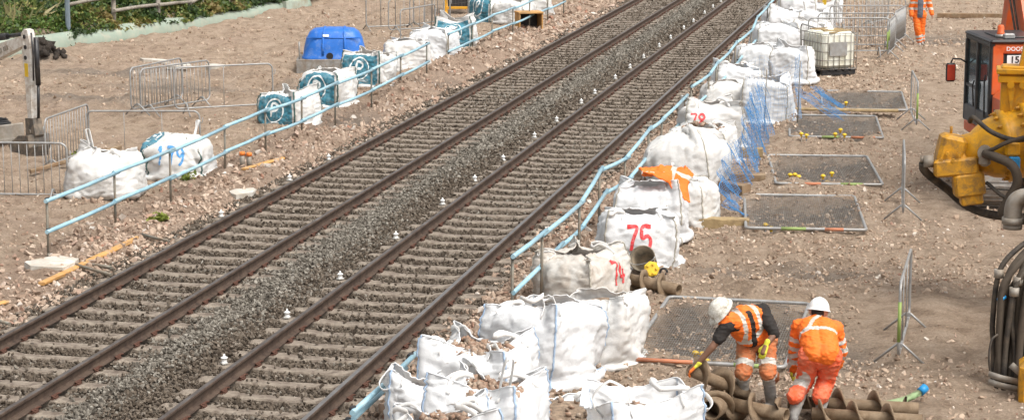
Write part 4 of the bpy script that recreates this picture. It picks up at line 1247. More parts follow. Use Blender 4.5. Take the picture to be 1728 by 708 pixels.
slab(-21.6, 55.0, .5, .2, 'flat pale slab farthest out on the bare earth', seed=9)
# ------------------------------------------------------------------ text and small shape helpers
def text_mesh(name, body, size, mat, parent, loc, rot, extrude=.002):
    cu = bpy.data.curves.new(name, 'FONT')
    cu.body = body; cu.size = size; cu.extrude = extrude; cu.align_x = 'CENTER'; cu.align_y = 'CENTER'; cu.offset = size * .018
    t = bpy.data.objects.new(name, cu); COL.objects.link(t)
    me = bpy.data.meshes.new_from_object(t.evaluated_get(bpy.context.evaluated_depsgraph_get()))
    bpy.data.objects.remove(t); bpy.data.curves.remove(cu)
    me.materials.clear(); me.materials.append(mat)
    return link(name, me, parent, loc, rot)
M_ORANGE = pbr('machine_orange', (0.62, 0.105, 0.022), .42, var=.1, vscale=3, dirt=(.3, .17, .1), dscale=3, damt=.28)
M_YEL = pbr('machine_yellow', (0.68, 0.335, 0.012), .42, var=.12, vscale=4, dirt=(.2, .13, .06), dscale=6, damt=.30, bump=.1)
M_YELD = pbr('machine_yellow_worn', (0.62, 0.30, 0.018), .5, var=.2, vscale=5, dirt=(.16, .1, .05), dscale=8, damt=.4, bump=.15)
M_DARK = pbr('cab_black', (0.022, 0.022, 0.024), .4, var=.25, dirt=(.12, .1, .08), dscale=4, damt=.25)
M_STEEL = pbr('worn_steel', (0.27, 0.25, 0.23), .5, .6, var=.25, vscale=8, dirt=(.22, .16, .11), damt=.45)
M_MUD = pbr('muddy_steel', (0.235, 0.172, 0.112), .8, .1, var=.25, vscale=6, dirt=(.16, .105, .06), dscale=7, damt=.45, bump=.4, bscale=30)
M_HOSE = pbr('hose_black', (0.028, 0.024, 0.021), .6, var=.3, vscale=7, dirt=(.11, .085, .06), dscale=5, damt=.4)
M_HOSEG = pbr('hose_dusty', (0.06, 0.046, 0.034), .8, var=.35, vscale=7, dirt=(.085, .066, .048), dscale=5, damt=.5)
M_WHITEP = pbr('paint_white', (0.66, 0.64, 0.6), .45, var=.08, dirt=(.34, .26, .19), dscale=6, damt=.42)
M_GREYP = pbr('grey_casting', (0.30, 0.275, 0.24), .6, .2, var=.2, dirt=(.22, .17, .12), damt=.4)
M_GREYD = pbr('muddy_bucket', (0.10, 0.09, 0.08), .7, .2, var=.3, dirt=(.28, .22, .16), dscale=5, damt=.4)
M_BLUEC = pbr('connector_blue', (0.02, 0.24, 0.52), .4, var=.1)
M_REDL = pbr('mirror_red', (0.5, 0.06, 0.03), .35, var=.2)
def glass_mat():
    m, nt, b, new, lk = nmat('cab_glass')
    b.inputs['Base Color'].default_value = (.05, .07, .075, 1)
    b.inputs['Roughness'].default_value = .06
    b.inputs['Specular IOR Level'].default_value = .9
    b.inputs['Alpha'].default_value = .8
    return m
M_GLASS = glass_mat()

def track_unit(parent, cx, L, w, h, y0, mat_sh, mat_fr, name='crawler_track', n=34):
    """one crawler: a loop of steel shoes round a frame with rollers; runs along y"""
    r = h / 2
    fr = MB()
    fr.box((cx, y0, r), (w * .55, L - h, h * .5), bev=.03)
    for k in range(6): fr.cyl((cx - w * .33, y0 - L / 2 + r + (L - h) * k / 5, r * .75), (cx + w * .33, y0 - L / 2 + r + (L - h) * k / 5, r * .75), r * .55, 14)
    for s in (-1, 1): fr.cyl((cx - w * .3, y0 + s * (L / 2 - r), r), (cx + w * .3, y0 + s * (L / 2 - r), r), r * .88, 20)
    f = fr.build(name, mat_fr, parent)
    per = 2 * (L - h) + 2 * PI * r
    sh = MB(); sl = per / n
    sh.box((0, 0, 0), (w, sl * .94, .03)); sh.box((0, -sl * .3, .028), (w, .02, .03)); sh.box((0, sl * .02, .026), (w, .016, .026))
    me = sh.mesh('track_shoe', mat_sh)
    for k in range(n):
        d = k * sl
        a = L - h
        if d < a: p, ang = (y0 - a / 2 + d, 2 * r), 0
        elif d < a + PI * r: t = (d - a) / r; p, ang = (y0 + a / 2 + r * math.sin(t), r + r * math.cos(t)), -t
        elif d < 2 * a + PI * r: p, ang = (y0 + a / 2 - (d - a - PI * r), 0), PI
        else: t = (d - 2 * a - PI * r) / r; p, ang = (y0 - a / 2 - r * math.sin(t), r - r * math.cos(t)), PI - t
        link('track_shoe', me, f, (cx, p[0], p[1] + .02), (ang, 0, 0))
    return f

# ------------------------------------------------------------------ orange excavator at the right edge, facing away
ex = empty('excavator', (1.62, 38.75, tz(1.6, 38.75)), R(3), 'orange tracked excavator with black cab frame and number 15, at the right edge', 'excavator')
for s in (-1, 1): track_unit(ex, s * 1.07, 3.75, .62, .78, 0, M_STEEL, M_DARK)
mb = MB(); mb.box((0, 0, .6), (1.5, 2.0, .4), bev=.05); mb.lathe([(.62, .78), (.62, .98), (.55, 1.0)], n=28); mb.build('undercarriage', M_DARK, ex)
ex.scale = (1, 1, .95)
HS = R(11)                                                     # the house is slewed a little to the left
def hs(x, y): return (x * math.cos(HS) - y * math.sin(HS), x * math.sin(HS) + y * math.cos(HS))
class HouseMB(MB):
    def mesh(s, name, mats):
        s.v = [(hs(p[0], p[1])[0], hs(p[0], p[1])[1], p[2]) for p in s.v]
        return MB.mesh(s, name, mats)
hb = HouseMB()
hb.box((.05, .05, 1.12), (2.45, 2.9, .24), bev=.04)
hb.prism([(-1.2, 1.24), (1.2, 1.24), (1.2, 1.95), (1.1, 2.05), (-1.08, 2.05), (-1.2, 1.93)], 'y', -1.62, -.55)
hb.box((.75, .4, 1.6), (.85, 1.8, .75), bev=.06)
body = hb.build('house_body', M_ORANGE, ex)
hb = HouseMB()
for k in range(5): hb.box((-1.206, -.95, 1.42 + k * .07), (.012, .5, .035))
for k in range(6): hb.box((-.75 + .1 * k, -1.626, 1.55), (.06, .012, .3))
hb.build('vent', M_DARK, body)
hb = HouseMB(); hb.prism([(-1.18, -1.62), (1.18, -1.62), (1.0, -1.95), (.5, -2.1), (-.5, -2.1), (-1.0, -1.95)], 'z', 1.08, 1.98); hb.build('counterweight', M_ORANGE, ex)
# cab: rear wall orange, sides black frames with glass
cx0, cx1, cy0, cy1, cz0, cz1 = -1.24, -.26, -.50, 1.25, 1.26, 2.93
hb = HouseMB()
hb.box(((cx0 + cx1) / 2 + .02, cy0 + .04, (cz0 + 1.95) / 2), (cx1 - cx0 - .06, .1, 1.95 - cz0), bev=.02)
hb.box((cx0 + .12, cy0 + .04, 2.40), (.2, .1, .92), bev=.02); hb.box((cx1 - .08, cy0 + .04, 2.40), (.16, .1, .92), bev=.02)
hb.box(((cx0 + cx1) / 2, cy0 + .04, 2.80), (cx1 - cx0 - .1, .1, .18), bev=.02)
cab = hb.build('cab', M_ORANGE, ex)
hb = HouseMB()
for y, tz_ in ((cy0 + .05, cz1 - .06), (.42, cz1 - .05), (cy1 - .02, cz1 - .1)):
    hb.box((cx0 + .03, y, (cz0 + tz_) / 2), (.09, .1, tz_ - cz0), bev=.02); hb.box((cx1 - .03, y, (cz0 + tz_) / 2), (.09, .1, tz_ - cz0), bev=.02)
for x in (cx0 + .03, cx1 - .03):
    hb.box((x, (cy0 + cy1) / 2, cz1 - .06), (.1, cy1 - cy0, .1), bev=.02); hb.box((x, (cy0 + cy1) / 2, cz0 + .16), (.08, cy1 - cy0, .32), bev=.02); hb.box((x, .85, 1.95), (.06, .75, .05))
hb.box(((cx0 + cx1) / 2, cy1 - .02, cz1 - .06), (cx1 - cx0, .08, .1)); hb.box(((cx0 + cx1) / 2, cy1 - .02, cz0 + .1), (cx1 - cx0, .08, .2))
hb.build('cab_frame', M_DARK, cab)
hb = HouseMB(); hb.box(((cx0 + cx1) / 2, (cy0 + cy1) / 2, cz1), (cx1 - cx0 + .06, cy1 - cy0 + .1, .07), bev=.03); hb.box(((cx0 + cx1) / 2 + .05, .3, cz1 + .045), (.7, .9, .03), bev=.01); hb.build('roof', M_DARK, cab)
for nm, c, d in (('rear_window', ((cx0 + cx1) / 2 + .03, cy0 + .055, 2.33), (.64, .012, .72)), ('door_window', (cx0 + .03, -.03, 2.2), (.012, .8, 1.25)), ('side_window', (cx0 + .03, .85, 2.2), (.012, .72, 1.25)), ('windscreen', ((cx0 + cx1) / 2, cy1 - .02, 2.1), (.85, .012, 1.4))):
    hb = HouseMB(); hb.box(c, d); hb.build(nm, M_GLASS, cab)
hb = HouseMB(); hb.tube([(cx0 - .03, cy0 + .2, 1.5), (cx0 - .05, cy0 + .2, 2.2), (cx0 - .03, cy0 + .2, 2.3)], .014, 6); hb.tube([(cx0 - .02, .5, 1.6), (cx0 - .05, .5, 2.0), (cx0 - .02, .5, 2.1)], .014, 6); hb.build('grab_handle', M_DARK, cab)
hb = HouseMB(); hb.box((-.72, .1, 1.75), (.5, .14, .8), bev=.05); hb.box((-.72, .3, 1.45), (.5, .5, .14), bev=.05); hb.build('seat', M_DARK, cab)
x, y = hs(-.78, cy0 - .035); text_mesh('lettering', 'DOOSAN', .105, M_PWHITE, cab, (x + .02, y - .002, 2.80), (R(90), 0, HS))
sg = HouseMB(); sg.box((-.83, cy0 - .03, 2.60), (.27, .012, .17)); sign = sg.build('number_plate', M_PWHITE, cab)
x, y = hs(-.83, cy0 - .042); text_mesh('plate_number', '15', .17, M_BLACK, sign, (x, y, 2.60), (R(90), 0, HS))
hb = HouseMB(); hb.tube([(cx0, cy1 - .1, 2.35), (cx0 - .1, cy1 - .05, 2.42), (cx0 - .24, cy1, 2.42), (cx0 - .27, cy1, 2.34)], .016, 6); ma = hb.build('mirror_arm', M_DARK, cab)
hb = HouseMB(); hb.box((cx0 - .27, cy1, 2.16), (.18, .07, .36), bev=.03); mh = hb.build('mirror', M_DARK, cab)
hb = HouseMB(); hb.box((cx0 - .27, cy1 - .04, 2.16), (.14, .012, .3)); hb.build('mirror_glass', M_REDL, mh)
hb = HouseMB(); hb.lathe([(.07, 0), (.07, .05), (.06, .06), (.06, .16), (.04, .19)], c=(-.98, -.1, cz1 + .08), n=14); hb.build('beacon', M_ORANGE, cab)
hb = HouseMB(); hb.cyl((-.98, -.1, cz1 + .03), (-.98, -.1, cz1 + .1), .09, 12); hb.box((-.88, -.28, cz1 + .08), (.2, .1, .1), bev=.02); hb.build('work_light', M_GALV, cab)
# boom and stick reaching away
def beam(mbx, pts, w, hgt):
    for k in range(len(pts) - 1):
        (y0, z0), (y1, z1) = pts[k], pts[k + 1]
        h0, h1 = hgt[k], hgt[k + 1]
        d = Vector((y1 - y0, z1 - z0)).normalized(); nn = Vector((-d.y, d.x))
        poly = [(y0 - nn.x * h0 / 2, z0 - nn.y * h0 / 2), (y1 - nn.x * h1 / 2, z1 - nn.y * h1 / 2), (y1 + nn.x * h1 / 2, z1 + nn.y * h1 / 2), (y0 + nn.x * h0 / 2, z0 + nn.y * h0 / 2)]
        mbx.prism(poly, 'x', w[0], w[1])
hb = HouseMB(); beam(hb, [(.7, 1.7), (2.3, 3.7), (3.0, 4.1), (5.0, 3.9)], (-.13, .25), [.45, .62, .6, .4]); bo = hb.build('boom', M_ORANGE, ex)
hb = HouseMB(); hb.tube([(-.17, 1.2, 2.2), (-.19, 2.2, 3.7), (-.17, 2.9, 4.3), (-.15, 4.0, 4.3)], .02, 6); hb.tube([(-.2, 1.2, 2.1), (-.23, 2.2, 3.55), (-.2, 3.0, 4.2)], .02, 6); hb.build('hose', M_HOSE, bo)
hb = HouseMB(); beam(hb, [(4.6, 4.5), (5.6, 1.6)], (.5, .85), [.4, .3]); hb.build('stick', M_ORANGE, ex)
hb = HouseMB(); hb.prism([(5.3, 1.5), (5.9, 1.4), (6.0, .7), (5.5, .15), (4.9, .35), (5.3, .7)], 'x', .35, 1.1); hb.build('bucket', M_STEEL, ex)

# ------------------------------------------------------------------ yellow piling rig at the right edge
rg = empty('piling_rig', (1.9, 27.2, tz(1.9, 27.2)), 0, 'yellow piling rig at the right edge with bolted drive head and muddy hoses', 'piling rig')
def rel(x, y, z): return (x - 1.9, y - 27.2, z)
for s in (-1, 1): track_unit(rg, .55 + s * .85, 3.0, .5, .62, .3, M_STEEL, M_DARK, n=28)
mb = MB(); mb.box(rel(2.45, 27.5, 1.15), (1.8, 2.6, .9), bev=.08); mb.build('hull', M_YEL, rg)
mb = MB(); mb.box(rel(1.42, 28.9, 2.9), (.42, .46, 5.6), bev=.03); mb.build('mast', M_YEL, rg)
mb = MB(); mb.box(rel(1.12, 24.7, .12), (.62, .5, .62), bev=.05); mb.build('front_block', M_YELD, rg)
# carriage plate with flange above the head
cp = MB()
cp.box(rel(.98, 29.95, 2.88), (.82, .34, .78), bev=.02); cp.box(rel(.98, 29.93, 3.20), (.95, .46, .07), bev=.01); cp.box(rel(.98, 29.93, 3.09), (.9, .42, .09), bev=.01)
cp.prism([(.80, 3.24), (1.5, 3.24), (1.5, 4.4), (1.12, 4.1), (.86, 3.55)], 'y', 29.8, 30.1, M=Matrix.Translation((-1.9, -27.2, 0)))
for x in (.7, .86, 1.05): cp.cyl(rel(x, 29.70, 3.02), rel(x, 29.8, 3.02), .05, 10)
cp.prism([(.66, 2.98), (.76, 2.98), (.72, 2.6)], 'y', 29.74, 29.79, M=Matrix.Translation((-1.9, -27.2, 0)))
carr = cp.build('carriage', M_YEL, rg)
# drive head: ringed gearbox, bell housing and motor block
AX = Vector((-.93, -.16, -.20)).normalized()                    # axis from the mast out to the left, towards the camera
hc = Vector((.72, 29.85, 2.18)) - Vector((1.9, 27.2, 0))
Mq = AX.to_track_quat('Z', 'Y').to_matrix()
dh = MB()
dh.lathe([(.30, -.5), (.48, -.45), (.50, -.30), (.56, -.29), (.57, -.20), (.50, -.19), (.47, .0), (.50, .02), (.51, .10), (.45, .12), (.40, .30), (.33, .42), (.27, .50), (.26, .66)], c=hc, n=32, M=Mq)
head = dh.build('drive_head', M_YEL, rg)
bt = MB()
for rr_, z, m in ((.53, -.19, 20), (.46, .11, 16)):
    for k in range(m):
        a = 2 * PI * k / m
        p0 = hc + Mq @ Vector((rr_ * math.cos(a), rr_ * math.sin(a), z)); p1 = hc + Mq @ Vector((rr_ * math.cos(a), rr_ * math.sin(a), z + .05))
        bt.cyl(p0, p1, .028, 6, smooth=False)
        p2 = hc + Mq @ Vector((rr_ * math.cos(a), rr_ * math.sin(a), z + .075)); bt.cyl(p1, p2, .014, 6)
tag(bt.build('bolt_ring', M_YELD, head), kind='stuff')
mo = MB()
e = hc + AX * .72
mo.lathe([(.24, -.08), (.30, -.06), (.30, .06), (.24, .1)], c=e, n=6, M=Mq, smooth=False)
ey = Euler((0, R(12), R(8)))
mo.box(e + Vector((-.10, -.12, .08)), (.36, .40, .44), ey, bev=.05); mo.box(e + Vector((-.02, -.26, -.12)), (.60, .24, .24), Euler((0, R(-6), R(8))), bev=.03)
mo.box(e + Vector((.16, -.22, -.36)), (.42, .30, .34), Euler((0, R(-8), R(8))), bev=.04); mo.box(e + Vector((.20, -.20, -.55)), (.30, .26, .18), Euler((0, R(-8), R(8))), bev=.02)
for k in range(4): mo.cyl(e + Vector((-.22 + .08 * k, -.30 - .03, -.02 + .09 * (k % 2))), e + Vector((-.22 + .08 * k, -.40, -.02 + .09 * (k % 2))), .026, 6, smooth=False)
mo.tube([e + Vector((-.1, 0, .28)), e + Vector((-.1, 0, .40))], .02, 8)
motor = mo.build('motor_block', M_YELD, rg)
mb = MB(); mb.cyl(e + Vector((-.46, -.28, -.06)), e + Vector((-.33, -.26, -.06)), .085, 12); mb.cyl(e + Vector((-.50, -.28, -.03)), e + Vector((-.44, -.28, -.03)), .05, 10); mb.cyl(e + Vector((.36, -.30, .10)), e + Vector((.36, -.46, .10)), .1, 14); mb.box(e + Vector((.36, -.40, .02)), (.16, .16, .2), bev=.04); mb.build('hose_fitting', M_GREYP, motor)
bl = MB(); bl.box(hc + Vector((.05, -.62, -.16)), (.16, .1, .18), Euler((0, 0, .2)), bev=.02); bl.build('connector', M_BLUEC, head)
bl = MB(); bl.box(hc + Vector((.02, -.58, .03)), (.2, .16, .2), Euler((0, 0, .2)), bev=.03); bl.build('valve_block', M_YEL, head)
E0 = Vector(e)
def hose(pts, r, mat, parent=rg):
    mb = MB(); mb.tube(smooth_line([Vector(p) for p in pts], 6), r, 8); return mb.build('hose', mat, parent)
hose([E0 + Vector((-.46, -.28, -.08)), E0 + Vector((-.42, -.2, -.22)), E0 + Vector((-.12, .1, -.50)), E0 + Vector((.15, .12, -.72)), E0 + Vector((.5, -.1, -.80)), E0 + Vector((1.1, -.4, -.75)), E0 + Vector((1.5, -.3, -.6))], .062, M_HOSE)
hose([E0 + Vector((.36, -.46, .10)), E0 + Vector((.5, -.6, .08)), E0 + Vector((.72, -.66, -.02)), E0 + Vector((.80, -.66, -.25)), E0 + Vector((.68, -.6, -.52)), E0 + Vector((.64, -.55, -.72)), E0 + Vector((1.0, -.5, -.8))], .065, M_HOSEG)
hose([hc + Vector((-.55, -.35, .35)), hc + Vector((-.5, -.45, .42)), hc + Vector((-.25, -.62, .25)), hc + Vector((.1, -.72, .17)), hc + Vector((.5, -.7, .3)), hc + Vector((.9, -.6, .4))], .034, M_HOSE)
hose([hc + Vector((-.35, -.55, -.05)), hc + Vector((-.2, -.7, .05)), hc + Vector((-.02, -.74, .15)), hc + Vector((.3, -.75, .24)), hc + Vector((.8, -.7, .3))], .03, M_HOSEG)
hose([hc + Vector((-.3, -.55, -.45)), hc + Vector((0, -.75, -.62)), hc + Vector((.4, -.72, -.5)), hc + Vector((.9, -.6, -.2))], .028, M_HOSE)
# elbow pipe and swivel post nearer the camera
eb = MB()
eb.tube(smooth_line([rel(.70, 26, 1.82), rel(.70, 26, 1.96), rel(.74, 26, 2.07), rel(.86, 26, 2.12), rel(1.1, 26, 2.12)], 5), .105, 14); eb.cyl(rel(.70, 26, 1.78), rel(.70, 26, 1.86), .13, 14); eb.cyl(rel(.70, 26, 1.72), rel(.70, 26, 1.79), .115, 14); eb.cyl(rel(.84, 26, 2.12), rel(.90, 26, 2.12), .135, 14)
eb.build('pipe_elbow', M_GREYP, rg)
mb = MB(); mb.box(rel(1.08, 26.05, 1.72), (.42, .4, 1.1), bev=.03); mb.build('swivel_post', M_GREYP, rg)
mb = MB(); mb.box(rel(.865, 25.82, 1.9), (.03, .06, .72)); mb.box(rel(.90, 25.82, 1.30), (.05, .06, .5)); mb.box(rel(.855, 25.80, 1.0), (.05, .08, .14)); mb.build('guard_strip', M_YELD, rg)
# bundle of muddy hoses hanging down
rs = random.Random(4)
for k in range(11):
    xt, xm, xb = 1.0 + .02 * k, (.52, .62, .58, .70, .66, .78, .74, .86, .82, .92, .98)[k], .53 + .04 * k
    zk = 1.62 - .06 * (k % 5)
    yy = 25.3 - .05 * (k % 4)
    hose([rel(xt, 25.5, zk + .12), rel(xt * .5 + xm * .5, yy + .1, zk - .02), rel(xm + .03, yy, zk - .30), rel(xm + rs.uniform(-.03, .01), yy - .03, .80 + rs.uniform(-.1, .1)), rel(xm * .5 + xb * .5 + rs.uniform(-.02, .02), yy - .05, .45), rel(xb, yy - .1, .08), rel(xb + .02, yy - .1, -.35)], rs.choice((.022, .034, .045, .052)), M_HOSEG if k % 3 else M_HOSE)
    if k % 3 == 0:
        mb = MB(); mb.cyl(rel(xm + .03, yy, zk - .36), rel(xm + .03, yy, zk - .26), .058, 10); mb.build('hose_coupling', M_GREYP, rg)
hose([rel(.56, 25.1, .62), rel(.49, 25.05, .55), rel(.47, 25.0, .35), rel(.50, 25.0, .15), rel(.55, 25.0, .05)], .014, M_HOSE)
for z in (.12, .03): 
    mb = MB(); mb.ribbon([rel(.47, 24.93, z + .06), rel(.62, 24.88, z + .03), rel(.80, 24.88, z), rel(.98, 24.95, z - .02)], (0, -1, 0), .07, .012); mb.build('strap', M_GREYP, rg)
mb = MB(); mb.ribbon([rel(.72, 24.87, .32), rel(.84, 24.86, .22), rel(.98, 24.9, .18)], (0, -1, 0), .08, .012); mb.build('strap', M_GREYP, rg)
mb = MB(); mb.cyl(rel(.585, 25.2, 1.05), rel(.60, 25.2, 1.02), .06, 10); mb.build('blue_band', M_BLUEC, rg)

# ------------------------------------------------------------------ white mini excavator at the left edge
dg = empty('mini_excavator', (-20.2, 40.4, tz(-20.2, 40.4) - .05), R(-120), 'white mini excavator with muddy bucket reaching in from the left edge', 'mini excavator')
dg.scale = (.94, .94, .94)
for s in (-1, 1): track_unit(dg, s * .58, 1.9, .34, .46, 0, M_DARK, M_GREYP, n=26)
mb = MB(); mb.box((0, 0, .42), (.9, 1.1, .22), bev=.03); mb.build('undercarriage', M_GREYP, dg)
mb = MB(); mb.box((0, 1.36, .30), (1.5, .07, .36), bev=.02); mb.box((0, 1.41, .14), (1.5, .05, .06)); mb.tube([(-.35, .5, .4), (-.35, 1.34, .3)], .05, 6); mb.tube([(.35, .5, .4), (.35, 1.34, .3)], .05, 6); mb.build('dozer_blade', M_GREYP, dg)
mb = MB(); mb.box((0, -.15, .85), (1.3, 1.6, .5), bev=.12); mb.build('house_body', M_WHITEP, dg)
mb = MB()
for x, y in ((-.5, -.5), (.42, -.5), (-.5, .55), (.42, .55)): mb.box((x, y, 1.75), (.06, .06, 1.4))
mb.box((-.04, .02, 2.47), (1.1, 1.25, .08), bev=.03); mb.build('cab_frame', M_DARK, dg)
mb = MB(); mb.box((0, -.25, 1.35), (.5, .5, .5), bev=.08); mb.build('seat', M_DARK, dg)
LB = Vector((.0, .75, .95)); KN = Vector((0.0, 2.68, 2.42)); MIDB = Vector((0, 1.35, 2.0))
bm_ = MB()
for a, b, h0, h1 in ((LB, MIDB, .24, .34), (MIDB, KN, .34, .2)):
    beam(bm_, [(a.y, a.z), (b.y, b.z)], (-.1, .1), [h0, h1])
boom = bm_.build('boom', M_WHITEP, dg)
mb = MB()
for k, (w_, g_) in enumerate(((.05, 0), (.05, .07), (.05, .14), (.04, .25), (.05, .31), (.05, .38))):
    dr = (KN - MIDB).normalized(); p = MIDB + dr * (.42 + g_)
    mb.box((.104, p.y, p.z - .01), (.006, w_, .1), (math.atan2(dr.z, dr.y), 0, 0))
mb.build('decal', M_GREYP, boom)
mb = MB(); a = MIDB + Vector((0, -.3, .32)); b = KN + Vector((0, -.12, .12)); mb.cyl(a, a.lerp(b, .62), .075, 12); mb.cyl(a.lerp(b, .6), b, .04, 10); mb.build('cylinder', M_DARK, boom)
mb = MB(); mb.cyl(LB + Vector((0, .1, -.15)), MIDB + Vector((0, .25, -.12)), .06, 10); mb.build('cylinder', M_DARK, boom)
ST = Vector((0, 2.78, .72))
sk = MB()
d = (ST - KN).normalized()
poly = [(2.60, 2.56), (2.70, 2.66), (2.82, 2.64), (2.88, 2.35), (2.87, 1.75), (2.86, .72), (2.72, .72), (2.67, 1.6), (2.62, 2.1)]
sk.prism(poly, 'x', -.085, .085)
stick = sk.build('stick', M_WHITEP, dg)
mb = MB(); 
for y, z in ((2.72, 2.50), (2.74, 2.28), (2.73, 2.06)):
    mb = MB(); mb.cyl((-.1, y, z), (.1, y, z), .045, 10); mb.build('pin', M_DARK, stick)
mb = MB(); mb.box((.088, 2.74, 1.8), (.006, .12, .28)); mb.build('yellow_decal', M_CAP, stick)
mb = MB(); mb.cyl((0, 3.0, 2.5), (0, 3.02, 1.5), .055, 10); mb.cyl((0, 3.02, 1.5), (0, 2.98, .8), .032, 10); mb.tube([(.1, 2.98, 2.6), (.12, 3.05, 2.2), (.1, 3.0, 1.6)], .02, 6); mb.build('cylinder', M_DARK, stick)
mb = MB(); mb.prism([(2.66, .78), (2.92, .8), (3.0, .45), (2.86, .25), (2.66, .4)], 'x', -.11, .11); mb.cyl((-.14, 2.8, .5), (.14, 2.8, .5), .06, 10); mb.build('linkage', M_GREYD, dg)
bk = MB()
bk.prism([(2.95, .45), (2.98, .2), (2.88, -.02), (2.62, -.06), (2.36, .02), (2.24, .2), (2.4, .14), (2.62, .08), (2.8, .14), (2.86, .45)], 'x', -.26, .26)
for s in (-1, 1): bk.prism([(2.96, .45), (2.98, .2), (2.88, -.02), (2.62, -.06), (2.36, .02), (2.24, .2), (2.62, .42)], 'x', s * .26 - .012, s * .26 + .012)
bk.build('bucket', M_GREYD, dg)

# ------------------------------------------------------------------ blue tank on a grey tray
M_TANK = pbr('tank_blue', (0.018, 0.135, 0.50), .42, var=.12, vscale=4, dirt=(.3, .36, .42), dscale=6, damt=.2)
tk = empty('covered_tank', (-16.3, 54.5, tz(-16.3, 54.5) - .18), R(14), 'blue domed plastic tank cover on a grey tray behind the bags', 'tank')
def dome_ring(a, b, z, p=4, n=48):
    o = []
    for k in range(n):
        t = 2 * PI * k / n
        c, s = math.cos(t), math.sin(t)
        q = (abs(c) ** p + abs(s) ** p) ** (-1 / p)
        o.append((a * c * q, b * s * q, z))
    return o
rings = [(.86, .62, .48), (.86, .62, .52), (.83, .6, .54), (.80, .58, .75), (.74, .53, 1.0), (.66, .46, 1.15), (.54, .38, 1.24), (.30, .22, 1.275), (.02, .02, 1.28)]
vs_ = [p for a, b, z in rings for p in dome_ring(a, b, z)]
fs_ = [(i * 48 + k, i * 48 + (k + 1) % 48, i * 48 + 48 + (k + 1) % 48, i * 48 + 48 + k) for i in range(len(rings) - 1) for k in range(48)]
cov = MB().add(vs_, fs_, True).build('cover', M_TANK, tk)
mb = MB()
for x in (-.28, .30):
    mb.tube([(x, -.60, .6), (x, -.575, .8), (x * .97, -.53, 1.0), (x * .92, -.45, 1.16), (x * .9, -.3, 1.25), (x * .9, 0, 1.275), (x * .9, .3, 1.25), (x * .95, .53, 1.0)], .035, 8)
mb.tube([(-.72, -.52, 1.04), (.72, -.52, 1.04)], .018, 6)
mb.build('moulded_rib', M_TANK, cov)
mb = MB(); mb.cyl((-.1, -.595, .57), (-.1, -.63, .57), .09, 14); mb.build('filler_recess', M_DARK, cov)
mb = MB(); mb.box((-.2, -.53, 1.1), (.16, .01, .06), (R(-25), 0, 0)); mb.build('sticker', M_PWHITE, cov)
mb = MB()
for sx, sy, lx, ly in ((0, -.66, 1.96, .03), (0, .66, 1.96, .03), (-.965, 0, .03, 1.29), (.965, 0, .03, 1.29)): mb.box((sx, sy, .24), (lx, ly, .5), bev=.008)
mb.box((0, 0, .46), (1.9, 1.29, .03)); mb.build('tray', M_GALVD, tk)
mb = MB(); mb.cyl((-.9, -.6, .45), (-.9, -.6, .95), .022, 8); mb.build('upright', M_GALVD, tk)

# ------------------------------------------------------------------ caged white container
M_IBC = pbr('container_plastic', (0.74, 0.74, 0.66), .5, var=.06, vscale=2, dirt=(.55, .5, .33), dscale=2.5, damt=.35)
ib = empty('caged_container', (-3.42, 57.35, tz(-3.4, 57.3)), R(33), 'white plastic container in a wire cage with a grey plate, on a pallet', 'container')
mb = MB(); mb.box((0, 0, .66), (.96, 1.10, .96), bev=.08); mb.lathe([(.12, 1.13), (.12, 1.19), (.1, 1.2)], n=16); mb.build('tank', M_IBC, ib)
mb = MB()
for z in (.17, .40, .63, .86, 1.10): mb.tube([(-.51, -.58, z), (.51, -.58, z), (.51, .58, z), (-.51, .58, z)], .011, 6, closed=True)
for k in range(7):
    x = -.51 + 1.02 * k / 6
    for y in (-.58, .58): mb.cyl((x, y, .15), (x, y, 1.12), .010, 6)
for k in range(1, 8):
    y = -.58 + 1.16 * k / 8
    for x in (-.51, .51): mb.cyl((x, y, .15), (x, y, 1.12), .010, 6)
mb.build('cage', M_GALVD, ib)
mb = MB(); mb.box((-.05, -.598, .70), (.52, .008, .36)); mb.build('plate', M_GALV, ib)
mb = MB()
for y in (-.5, 0, .5): mb.box((0, y, .06), (1.0, .12, .09))
for k in range(5): mb.box((-.42 + .21 * k, 0, .125), (.14, 1.16, .03))
mb.build('pallet', M_DARK, ib)
mb = MB()
rs = random.Random(2)
for k in range(5):
    y = -.4 + .2 * k
    mb.box((rs.uniform(-.1, .1), y, 1.165 + .012 * k % .03), (.8 * rs.uniform(.6, 1), .1, .03), (rs.uniform(-.05, .05), rs.uniform(-.06, .06), rs.uniform(-.5, .5)))
tag(mb.build('scrap_timber', M_TIMB), 'loose timber offcuts lying on top of the caged container', 'timber')
bpy.data.objects['scrap_timber'].location = (-3.42, 57.35, tz(-3.4, 57.3) - .02); bpy.data.objects['scrap_timber'].rotation_euler = (0, 0, R(33))

# ------------------------------------------------------------------ yellow framed machine and wooden box, far left row
ym = empty('framed_machine', (-17.1, 72.2, tz(-17.1, 72.2)), R(14), 'yellow framed machine with a black front panel at the top edge', 'machine')
mb = MB(); mb.box((0, .3, .72), (.72, .7, 1.0), bev=.03); mb.build('body', M_BLACK, ym)
mb = MB()
for x in (-.42, .42): mb.box((x, -.1, .6), (.09, .1, 1.2), bev=.01); mb.box((x, .65, .6), (.09, .1, 1.2), bev=.01); mb.box((x, .27, 1.2), (.09, .85, .09), bev=.01)
mb.box((0, -.12, .22), (.84, .08, .09), bev=.01); mb.box((0, -.12, 1.2), (.84, .08, .09), bev=.01); mb.build('frame', M_YEL, ym)
mb = MB()
for x in (-.44, .44): mb.box((x, -.16, .05), (.14, .26, .1), bev=.02)
mb.build('skid', M_YEL, ym)
wb = empty('wooden_box', (-13.35, 66.4, tz(-13.35, 66.4) - .03), R(26), 'open timber box with a dark inside, under the left handrail', 'box')
